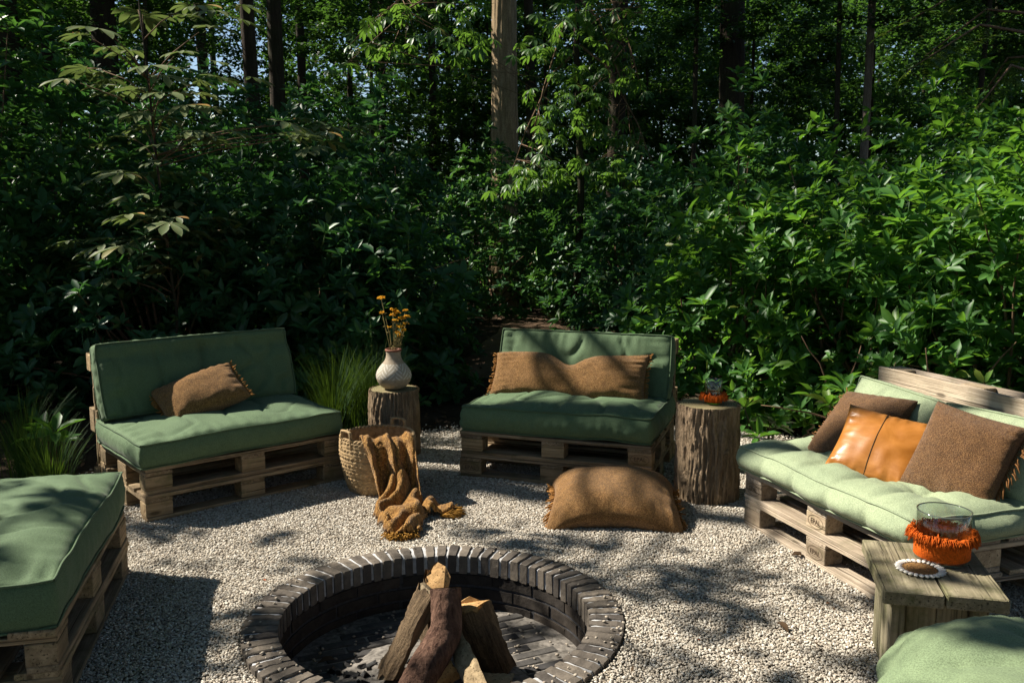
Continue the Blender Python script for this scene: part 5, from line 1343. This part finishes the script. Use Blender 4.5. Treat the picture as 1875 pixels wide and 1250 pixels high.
# understorey: leafy crowns that fill the view between the trunks
def crown_unit(seed, nclump, per, ls):
    g = np.random.default_rng(seed); parts = []
    d = unit(nclump, g); rad = g.random(nclump)**.45
    for k in range(nclump):
        c = d[k]*rad[k]; nl = int(per*g.uniform(.6, 1.4)); cr = g.uniform(.14, .26)
        q = unit(nl, g)*(g.random(nl)**.5)[:, None]*cr*np.array([1, 1, .38]) + c
        fw = unit(nl, g)*np.array([1, 1, .45]) + d[k]*.3; up = unit(nl, g)*.55 + np.array([0, 0, 1.0])
        parts.append(place(QL, q, frames(fw, up), ls*g.uniform(.65, 1.25, nl), np.clip(g.normal(.5, .22, nl), 0, .999)))
    return npmesh('crown', *cat(parts))
CROWN = [crown_unit(300+k, 85, 95, .058) for k in range(4)]
for c in CROWN: c.materials.append(M['woodleaf'])
def small_tree(label, x, y, zc, rx, rz, k, seed, group='leafy young trees filling the wood', r=.05):
    t = thing('young_tree', label, 'tree', (x, y, 0), 0, group)
    obj('trunk', trunk_mesh('trunk', r, zc+rz*.5, seed, 10, 14, (random.uniform(-.02, .02), 0)), M['bark_dark'], t)
    obj('crown', CROWN[k], None, t, (0, 0, zc), (0, 0, seed*1.3), scale=(rx, rx, rz))
ft = [(-11.5, 20.5, 4.6, 2.6, 2.8), (-8.6, 22.5, 6.5, 2.5, 2.4), (-7.2, 25, 3.4, 2.4, 2.2), (-5.4, 21.5, 5.8, 2.0, 2.2), (-5.6, 27, 4.0, 2.4, 2.6), (-3.0, 26, 6.6, 2.6, 2.4), (-2.6, 28, 3.2, 2.4, 2.2), (-.6, 25, 5.6, 2.4, 2.6), (.9, 27, 3.5, 2.4, 2.4), (2.1, 23.5, 6.4, 2.4, 2.4), (3.9, 26, 4.5, 2.6, 3.0), (5.6, 22, 5.6, 2.4, 2.6), (7.8, 24, 4.2, 2.8, 3.0), (9.6, 21.5, 6.0, 2.6, 2.8), (11.8, 23, 4.5, 2.8, 3.2), (6.9, 17.5, 4.2, 1.9, 1.9), (9.0, 17, 4.6, 2.1, 2.2), (-9.9, 15.5, 4.2, 2.0, 2.2), (4.6, 17.5, 4.6, 1.7, 1.8), (-12.5, 25, 6, 3, 3.4), (2.8, 19.5, 4.0, 1.6, 2.0), (-1.2, 20, 3.0, 1.5, 1.3), (7.0, 13.2, 4.2, 1.5, 1.5), (-7.9, 14.6, 4.9, 1.8, 1.5), (-5.3, 13.3, 5.0, 1.6, 1.2), (-2.7, 17.2, 5.6, 1.7, 1.3), (2.7, 13.6, 5.0, 1.5, 1.2), (4.5, 12.7, 4.9, 1.5, 1.3), (6.1, 11.9, 4.7, 1.5, 1.2), (.6, 19, 5.4, 1.7, 1.6), (8.4, 13.2, 4.9, 1.8, 1.5), (-9.6, 18, 6, 2, 2), (-.9, 22, 4.2, 1.8, 1.6), (3.4, 20.5, 3.6, 1.9, 1.7), (-9.8, 11.6, 3.4, 2.2, 2.6), (-13.5, 16, 4, 3, 3.6)]
places = ['at the far left', 'left of the sky gap', 'low behind the sapling on the left', 'behind the twin trunks', 'low behind the twin trunks', 'high left of the tall sunlit trunk', 'low left of the tall sunlit trunk', 'behind the tall sunlit trunk', 'low behind the end of the path', 'high behind the brown trunk', 'behind the wide black trunk', 'right of the wide black trunk', 'far back behind the slim pale trunk', 'high behind the slim pale trunk', 'far back at the right edge', 'behind the slim pale trunk', 'right of the slim pale trunk', 'left behind the ivy covered trunk', 'directly right of the wide black trunk', 'far back at the upper left corner', 'directly left of the wide black trunk', 'low between trunks left of the tall sunlit trunk', 'in front at the upper right corner', 'high behind the ivy covered trunk', 'in front of the twin trunks', 'with boughs left of the tall sunlit trunk', 'with boughs right of the brown trunk', 'in front of the wide black trunk', 'in front of the slim pale trunk', 'close behind the tall sunlit trunk', 'high at the right edge', 'high behind the dark trunk second from the left', 'low behind the straight dark trunk', 'low behind the wide black trunk', 'just outside the left picture edge', 'farther outside the left picture edge']
for i, ((x, y, zc, rx, rz), w) in enumerate(zip(ft, places)): small_tree('leafy young woodland tree '+w, x, y, zc, rx, rz, i % 4, 80+i)
# added unseen trees behind and beside the viewer: crowns block skylight over the clearing
for i, (x, y, cx, cy, zc, R_, w) in enumerate([(6.6, 2.4, 4.6, 3.2, 10.5, 3.4, 'right of the viewer'), (5.6, -1.5, 2.6, .2, 11.2, 3.4, 'behind the viewer to the right'), (2.2, -5, 1.0, -3.2, 9.5, 3.6, 'straight behind the viewer'), (-3.4, -5.5, -2.6, -4.2, 9.5, 3.6, 'behind the viewer to the left'), (8.6, 5.6, 6.2, 6.2, 11, 3.4, 'beyond the right bench outside the picture'), (7.6, -4.5, 7.2, -3.4, 9, 3.6, 'far behind the viewer to the right'), (9.4, 1.2, 8.6, 1.6, 8.0, 3.4, 'far right of the viewer'), (8.2, 8.8, 2.6, 6.6, 13.5, 4.2, 'in the right bank with a crown over the middle bench'),
  (-7.5, -2.5, -2.6, .8, 15.0, 4.4, 'left behind the viewer with a crown high over the near left seat'), (-6.0, 13.6, -2.6, 7.2, 15.5, 4.4, 'behind the left bushes with a crown high over the left bench'), (-11.5, 8.2, -4.2, 4.2, 16.5, 4.0, 'far left with the highest crown of all'),
  (-10.8, .2, -10.8, .2, 3.8, 3.2, 'with low boughs left of the viewer'), (-11.0, 4.6, -11.0, 4.6, 3.8, 3.2, 'with low boughs left of the near seat'), (-11.2, 8.6, -11.2, 8.8, 4.0, 3.2, 'with low boughs at the left end of the wood'),
  (-5.0, -5.2, -5.0, -5.2, 3.6, 3.2, 'with low boughs behind the viewer to the left'), (-.3, -6.2, -.3, -6.2, 3.8, 3.4, 'with low boughs straight behind the viewer'), (4.6, -5.4, 4.6, -5.4, 3.8, 3.4, 'with low boughs behind the viewer to the right'), (8.8, -1.6, 8.8, -1.6, 3.8, 3.2, 'with low boughs right of the viewer')]):
    t = thing('tree', 'added unseen tall leafy tree '+w, 'tree', (x, y, 0), 0, 'trees outside the picture that shade the clearing')
    obj('trunk', trunk_mesh('trunk', .2, zc, 170+i, 16, 20), M['bark_dark'], t)
    obj('crown', CROWN[i % 4], None, t, (cx-x, cy-y, zc), (0, 0, i*1.1), scale=(R_, R_, R_*.62))
    mb = MB(); e = Vector((cx-x, cy-y, zc)); b = Vector((0, 0, zc*.6))
    for q in range(6):
        a = q*1.05; mb.tube([b, b.lerp(e, .6), e + Vector((math.cos(a), math.sin(a), .2))*R_*.7], [.11, .08, .02], 6, False)
    obj('limbs', mb.mesh('limbs'), M['bark_dark'], t)
# the far wood reads as one mass; a few gaps let the sky through
def far_wood():
    g = np.random.default_rng(77); N = 170000
    x = g.uniform(-24, 24, N); y = g.uniform(30, 44, N); z = g.uniform(0, 13.5, N)
    cl = np.array([noise.noise((a*.35, b*.35, c*.35)) for a, b, c in zip(x[::1], y[::1], z[::1])])
    k = cl > -.18 - .4*(z < 4); sx, sz = x/y, (z-1.6)/y
    gap = ((sx > -.350) & (sx < -.268) & (sz > .115) & (sz < .205)) | ((sx > .045) & (sx < .075) & (sz > .17) & (sz < .22)) | ((sx > -.165) & (sx < -.14) & (sz > .12) & (sz < .165))
    k &= ~(gap & (g.random(N) < .93))
    P = np.stack([x, y, z], 1)[k]; n = len(P)
    fw = unit(n, g)*np.array([1, 1, .5]); up = unit(n, g)*.6 + np.array([0, 0, 1.0])
    V, F, A = place(QL, P, frames(fw, up), g.uniform(.20, .36, n), np.clip(g.normal(.5, .22, n), 0, .999))
    N2 = 90000; x = g.uniform(-17, 18, N2); y = g.uniform(18.5, 29, N2); z = g.uniform(1.5, 9.5, N2)
    cl = np.array([noise.noise((a*.55, b*.55, c*.55+9)) for a, b, c in zip(x, y, z)]); sx, sz = x/y, (z-1.6)/y
    gap = (sx > -.350) & (sx < -.268) & (sz > .115) & (sz < .205); k = (cl > .05) & ~gap; P = np.stack([x, y, z], 1)[k]; n = len(P)
    V2, F2, A2 = place(QL, P, frames(unit(n, g)*np.array([1, 1, .5]), unit(n, g)*.6 + np.array([0, 0, 1.0])), g.uniform(.13, .24, n), np.clip(g.normal(.45, .22, n), 0, .999))
    V, F, A = cat([(V, F, A), (V2, F2, A2)])
    tag(obj('far_woodland', npmesh('far_woodland', V, F, A), M['woodleaf'], kind='stuff'), 'sunlit foliage of the far wood showing between the trunks', 'woodland')
far_wood()
def undergrowth():
    g = np.random.default_rng(78); N = 60000; x = g.uniform(-16, 17, N); y = g.uniform(18.5, 27, N); z = g.random(N)**1.2*4.4
    n1 = np.array([noise.noise((a*.5, b*.5, 3)) for a, b in zip(x, y)]); k = z < 2.3 + 2.2*n1 + .09*(y-18); P = np.stack([x, y, z], 1)[k]; n = len(P)
    V, F, A = place(QL, P, frames(unit(n, g)*np.array([1, 1, .5]), unit(n, g)*.6+np.array([0, 0, 1.0])), g.uniform(.13, .24, n), g.random(n))
    tag(obj('undergrowth', npmesh('undergrowth', V, F, A), M['rhodo_dark'], kind='stuff'), 'dark undergrowth covering the ground of the wood behind the bushes', 'undergrowth')
undergrowth()
# slim far trunks, one by one
for i, (x, y, w) in enumerate([(-13.5, 28, 'behind the far left young tree'), (-9.3, 29, 'left of the sky gap'), (-6.9, 30, 'just right of the sky gap'), (-2.4, 30, 'left of the tall sunlit trunk'), (2.4, 29, 'behind the brown trunk'), (6.6, 30, 'right of the wide black trunk'), (11.5, 29, 'far behind the slim pale trunk')]):
    t = thing('tree', 'slender far trunk deep in the wood '+w, 'tree', (x, y, 0), 0, 'slender far trunks')
    obj('trunk', trunk_mesh('trunk', random.uniform(.08, .13), 12, 140+i, 10, 14, (random.uniform(-.03, .03), 0)), M['bark_dark'], t)

# ------------------------------------------------------------------ palmate chestnut leaves
def palmate(seed, droop=.35):
    g = random.Random(seed); parts = []
    for k, (an, ln) in enumerate([(0, 1), (.62, .95), (-.62, .95), (1.25, .8), (-1.25, .8), (1.95, .55), (-1.95, .55)]):
        an += g.uniform(-.1, .1); ln *= g.uniform(.9, 1.1); V = []; dr = droop*g.uniform(.6, 1.4)
        rows = [(.0, .01), (.25, .06), (.5, .12), (.72, .155), (.88, .10), (1.0, .0)]
        for s, w in rows:
            for q in (-1, 0, 1):
                x, y = s*ln, q*w*ln; z = -dr*s*s*ln + abs(q)*w*.35*ln
                V.append((x*math.cos(an)-y*math.sin(an), x*math.sin(an)+y*math.cos(an), z))
        F = []
        for i in range(5):
            for q in range(2): a = i*3+q; F += [(a, a+3, a+1), (a+1, a+3, a+4)]
        parts.append((np.array(V), np.array(F), np.full(len(V), g.random())))
    mb = MB(); mb.tube([(0, 0, 0), (-.3, 0, -.02), (-.62, 0, -.10)], [.012, .012, .014], 5)
    tri = []
    for q in mb.f:
        for i in range(1, len(q)-1): tri.append((q[0], q[i], q[i+1]))
    parts.append((np.array(mb.v), np.array(tri), np.full(len(mb.v), .95)))
    return cat(parts)
def palm_set(mat, droop): 
    out = []
    for k in range(5):
        me = npmesh('leaf', *palmate(k, droop)); me.materials.append(mat); out.append(me)
    return out
PB = palm_set(M['chestnut_brown'], .20); PG = palm_set(M['chestnut'], .5)
SAPLING = [(-2.58, 6.32, 2.99), (-2.48, 6.31, 2.95), (-2.56, 5.6, 2.75), (-2.66, 5.62, 2.71), (-2.73, 6.22, 2.74), (-2.59, 6.14, 2.7), (-2.87, 6.09, 2.58), (-2.28, 5.8, 2.56), (-2.24, 6.04, 2.53), (-2.72, 6.04, 2.47), (-2.53, 6.02, 2.44), (-2.15, 5.68, 2.38), (-2.41, 5.9, 2.28), (-2.05, 5.86, 2.32), (-2.29, 6.13, 2.26), (-2.74, 6.35, 2.16), (-2.6, 6.31, 2.22), (-1.98, 5.98, 2.12), (-1.97, 5.91, 2.94), (-1.82, 5.76, 2.78), (-2.0, 5.58, 2.6), (-2.75, 5.57, 2.44), (-1.85, 5.92, 2.5), (-1.74, 5.8, 2.15), (-2.57, 5.85, 1.89), (-2.36, 6.26, 1.91), (-2.54, 5.97, 1.76), (-2.38, 6.0, 1.66), (-2.32, 5.74, 1.6), (-2.41, 5.57, 1.62), (-2.72, 5.81, 1.43), (-2.52, 5.66, 1.42), (-2.52, 5.96, 1.45), (-2.63, 6.35, 1.29), (-2.38, 6.09, 1.28), (-2.57, 5.7, 1.21), (-2.97, 6.26, 1.27), (-2.21, 6.19, 1.53), (-2.14, 6.14, 1.51), (-2.44, 6.28, 1.42), (-1.45, 6.16, 2.24), (-1.47, 6.18, 2.15), (-1.3, 5.83, 2.12), (-1.25, 6.34, 2.22), (-1.33, 6.32, 2.26)]
def sapling():
    base = Vector((-2.85, 7.4, 0)); r = random.Random(17); K = 1.22
    t = thing('chestnut_sapling', 'horse chestnut sapling with large browning leaves behind the left bench', 'tree', base)
    stem = [Vector((0, 0, -.02)), Vector((.05, 0, .8)), Vector((-.02, .02, 1.5)), Vector((-.05, .0, 2.1)), Vector((-.09, .02, 2.7)), Vector((-.14, .03, 3.4))]
    mb = MB(); mb.tube(stem, [.014, .013, .012, .010, .008, .005], 8); obj('trunk', mb.mesh('trunk'), M['bark_dark'], t)
    for i, p in enumerate(SAPLING):
        p = Vector((p[0]*K, p[1]*K, (p[2]-1.615)*K+1.615))-base; z = max(.3, p.z-.22); k = min(4, int(z/.72)); u = min(1, max(0, (z-stem[k].z)/(stem[k+1].z-stem[k].z+1e-6))); a = stem[k].lerp(stem[k+1], u)
        out = Vector((p.x-a.x, p.y-a.y, 0)); out = out.normalized() if out.length > .02 else Vector((0, -1, 0))
        an = math.atan2(out.y, out.x); s = r.uniform(.18, .28); p = p - out*s*.3
        joint = p - out*s*.6 + Vector((0, 0, -.10*s*.9))
        if (joint-a).length > .05:
            mb = MB(); md = a.lerp(joint, .5) + Vector((0, 0, .03)); mb.tube([a, md, joint], [.006, .005, .003], 5); obj('branch', mb.mesh('branch'), M['twig'], t)
        obj('leaf', PB[i % 5], None, t, p, (r.uniform(-.25, .25), r.uniform(-.05, .3), an + r.uniform(-.5, .5)), scale=(s, s, s))
        for q in range(4):
            p2 = p + Vector((r.uniform(-.34, .34), r.uniform(-.1, .45), r.uniform(-.12, .12))); s2 = s*r.uniform(.6, .95)
            if in_gap(p2+base): continue
            obj('leaf', PB[(i+2+q) % 5], None, t, p2, (r.uniform(-.2, .2), r.uniform(-.08, .25), an + r.uniform(-1.2, 1.2)), scale=(s2, s2, s2))
sapling()
SPRAY = [(-1.64, 11.59, 4.07), (-1.88, 12.3, 4.04), (-2.08, 12.26, 3.93), (-2.1, 11.95, 3.8), (-1.61, 12.04, 4.25), (-1.37, 11.99, 4.27), (-1.17, 12.51, 4.4), (-1.0, 12.0, 4.26), (-0.93, 12.4, 4.11), (-0.69, 11.82, 4.18), (-0.63, 12.46, 4.37), (-0.49, 12.48, 4.39), (-1.25, 11.95, 3.92), (-1.08, 12.08, 3.98), (-1.23, 12.5, 3.96), (-1.45, 12.27, 3.75), (-1.63, 11.98, 3.81), (-1.69, 11.67, 3.68), (-2.1, 11.79, 3.55), (-1.74, 12.24, 3.45), (-1.69, 11.6, 3.22), (-1.48, 12.49, 3.43), (-0.79, 11.72, 3.86), (-0.7, 12.49, 3.96), (-0.44, 11.77, 3.92), (-0.42, 12.55, 4.0), (-0.7, 12.25, 3.63), (-0.74, 12.0, 3.66), (-0.44, 12.02, 3.76), (-0.33, 12.18, 4.33)]
def chestnut():
    base = Vector((.95, 13.2, 0)); r = random.Random(27)
    t = thing('chestnut_tree', 'slim horse chestnut with leaf sprays hanging round the tall sunlit trunk', 'tree', base)
    stem = [Vector((0, 0, -.03)), Vector((.06, 0, 2)), Vector((-.03, 0, 4)), Vector((0, 0, 6.5))]
    mb = MB(); mb.tube(stem, [.06, .05, .042, .025], 10); obj('trunk', mb.mesh('trunk'), M['bark_dark'], t)
    pts = [Vector(p)-base for p in SPRAY]
    for k in range(130):   # right-hand sprays in drooping layers
        lay = r.choice([4.35, 4.0, 3.6, 3.25, 2.9, 2.35, 2.3]); w = {2.35: 1.15, 2.3: 1.15}.get(lay, .8)
        x = r.uniform(-w, w); pts.append(Vector((.05+x*.95, r.uniform(-.9, .4), lay - .22*abs(x) + r.uniform(-.12, .12))))
    big = {}
    for i, p in enumerate(pts):
        key = (round(p.z/.55), p.x > 0); big.setdefault(key, []).append(p)
    for key, lst in big.items():
        far = max(lst, key=lambda q: abs(q.x)); a = Vector((0, 0, min(6.3, far.z+1.9))); mb = MB(); mb.tube([a, a.lerp(far, .35)+Vector((0, 0, .35)), a.lerp(far, .75)+Vector((0, 0, .28)), far], [.02, .015, .01, .004], 6); obj('branch', mb.mesh('branch'), M['twig'], t)
        for p in lst[:8]:
            s = .75+.25*r.random(); j = a.lerp(far, s)+Vector((0, 0, .28*(1-s)/.25)); mb = MB(); mb.tube([j, j.lerp(p, .5)+Vector((0, 0, .04)), p], [.007, .005, .003], 4); obj('twig', mb.mesh('twig'), M['twig'], t)
    for i, p in enumerate(pts):
        for q in range(3):
            s = r.uniform(.12, .19); obj('leaf', PG[(i+q) % 5], None, t, p + Vector((r.uniform(-.14, .14), r.uniform(-.12, .12), r.uniform(-.10, .10)))*q, (r.uniform(-.35, .35), r.uniform(.1, .7), r.uniform(0, 6.28)), scale=(s, s, s))
chestnut()
# pinnate sprays hanging in at the upper right
def pinnate(seed):
    g = random.Random(seed); P = []; Fw = []; S = []
    for k in range(9):
        s = .12+k*.1
        for q in (-1, 1):
            P.append((s, 0, -.25*s*s)); Fw.append((.35, q, -.15+g.uniform(-.15, .15))); S.append(.26*(1-.35*s)*g.uniform(.85, 1.1))
    P.append((1.02, 0, -.27)); Fw.append((1, 0, -.3)); S.append(.2)
    P = np.array(P); a = place(leaf_template(.36, .3, .1, .5), P, frames(np.array(Fw), np.tile([0, 0, 1.0], (len(P), 1))), np.array(S), np.array([g.random() for _ in S]))
    mb = MB(); mb.tube([(0, 0, 0), (.5, 0, -.06), (1, 0, -.26)], [.012, .009, .006], 4); tri = []
    for q in mb.f:
        for i in range(1, len(q)-1): tri.append((q[0], q[i], q[i+1]))
    me = npmesh('leaf', *cat([a, (np.array(mb.v), np.array(tri), np.full(len(mb.v), .9))])); me.materials.append(M['beech']); return me
def rowan():
    base = Vector((6.1, 10.6, 0)); r = random.Random(37); PN = [pinnate(k) for k in range(4)]
    t = thing('rowan_tree', 'rowan with feathery leaf sprays hanging in at the upper right', 'tree', base)
    mb = MB(); mb.tube([(0, 0, -.03), (.05, 0, 2.5), (-.1, 0, 5.5)], [.07, .055, .03], 10); obj('trunk', mb.mesh('trunk'), M['bark_dark'], t)
    for k in range(9):
        a = Vector((0, 0, 3.0+k*.22)); e = Vector((r.uniform(-2.4, .6), r.uniform(-1.6, .6), 2.6+k*.2+r.uniform(-.2, .3))); md = a.lerp(e, .5)+Vector((0, 0, .3)); mb = MB(); mb.tube([a, md, e], [.02, .014, .005], 6); b = obj('branch', mb.mesh('branch'), M['twig'], t)
        for q in range(16):
            s = r.uniform(.25, 1); p = a*(1-s)**2 + md*2*s*(1-s) + e*s*s; z = r.uniform(.22, .34)
            obj('leaf', PN[q % 4], None, t, p, (r.uniform(-.3, .3), r.uniform(-.1, .6), r.uniform(0, 6.28)), scale=(z, z, z))
rowan()
# ivy on the trunk at the left edge
def ivy():
    g = np.random.default_rng(5); n = 1500; an = g.uniform(0, 6.28, n); z = g.uniform(1.5, 5.2, n); rr = .19 + g.random(n)*.13
    P = np.stack([rr*np.cos(an), rr*np.sin(an), z], 1); d = np.stack([np.cos(an), np.sin(an), g.uniform(-.8, .1, n)], 1)+unit(n, g)*.6
    V, F, A = place(quad_leaf(.9), P, frames(d, unit(n, g)*.4+np.array([0, 0, 1.0])), g.uniform(.07, .12, n), g.random(n))
    t = thing('ivy', 'ivy climbing the dark trunk at the upper left edge', 'ivy', (-6.62, 12.2, 0)); obj('leaves', npmesh('leaves', V, F, A), M['rhodo_bright'], t, kind='stuff')
ivy()
# dead leaves on the soil, a few on the gravel
def litter():
    g = np.random.default_rng(9); N = 15000; a = g.uniform(0, 6.28, N); r = 3.2+14*g.random(N)**1.3; x, y = PIT.x+r*np.cos(a), PIT.y+r*np.sin(a); k = (y > 2) & (np.abs(x) < .7*y+1.5)
    x, y, r = x[k], y[k], r[k]; lim = np.array([gravel_limit(math.atan2(q-PIT.y, p-PIT.x)) for p, q in zip(x, y)]); k = r > lim+.05; x, y, r = x[k], y[k], r[k]
    z = np.array([fz(p, q, s, 0) for p, q, s in zip(x, y, r)])+.012; n = len(x); fw = unit(n, g)*np.array([1, 1, .25])
    V, F, A = place(QL, np.stack([x, y, z], 1), frames(fw, unit(n, g)*.3+np.array([0, 0, 1.0])), g.uniform(.03, .08, n), g.random(n))
    m = 420; gx = g.uniform(-2.6, 2.6, m); gy = g.uniform(2.5, 6.2, m); gk = np.hypot(gx-PIT.x, gy-PIT.y) > .8; gx, gy = gx[gk], gy[gk]; m = len(gx); gzv = np.array([gz(p, q) for p, q in zip(gx, gy)])+.012
    V2, F2, A2 = place(quad_leaf(.35), np.stack([gx, gy, gzv], 1), frames(unit(m, g)*np.array([1, 1, .25]), unit(m, g)*.4+np.array([0, 0, 1.0])), g.uniform(.010, .034, m), g.random(m))
    V, F, A = cat([(V, F, A), (V2, F2, A2)])
    tag(obj('leaf_litter', npmesh('leaf_litter', V, F, A), M['litter'], kind='stuff'), 'brown dead leaves and bits strewn over the soil and gravel', 'leaf litter')
litter()
LB = [(1.33, 4.06, 'curled brown leaf on the gravel left of the right bench'), (-.58, 2.99, 'brown dead leaf in the fire pit on the ash'), (-.72, 3.42, 'reddish dead leaf at the far left of the fire pit floor'), (1.05, 3.35, 'small brown leaf on the gravel right of the fire pit')]
for i, (x, y, lb) in enumerate(LB):
    me = npmesh('leaf_blade', *place(leaf_template(.5, .6, .3, .5), np.zeros((1, 3)), frames(np.array([[math.cos(i*1.7), math.sin(i*1.7), .2]]), np.array([[.1, 0, 1.0]])), np.array([.075]), np.array([.8])))
    tag(obj('dead_leaf', me, M['litter'], loc=(x, y, -.18 if (x-PIT.x)**2+(y-PIT.y)**2 < .35 else .015)), lb, 'leaf', 'single dead leaves')
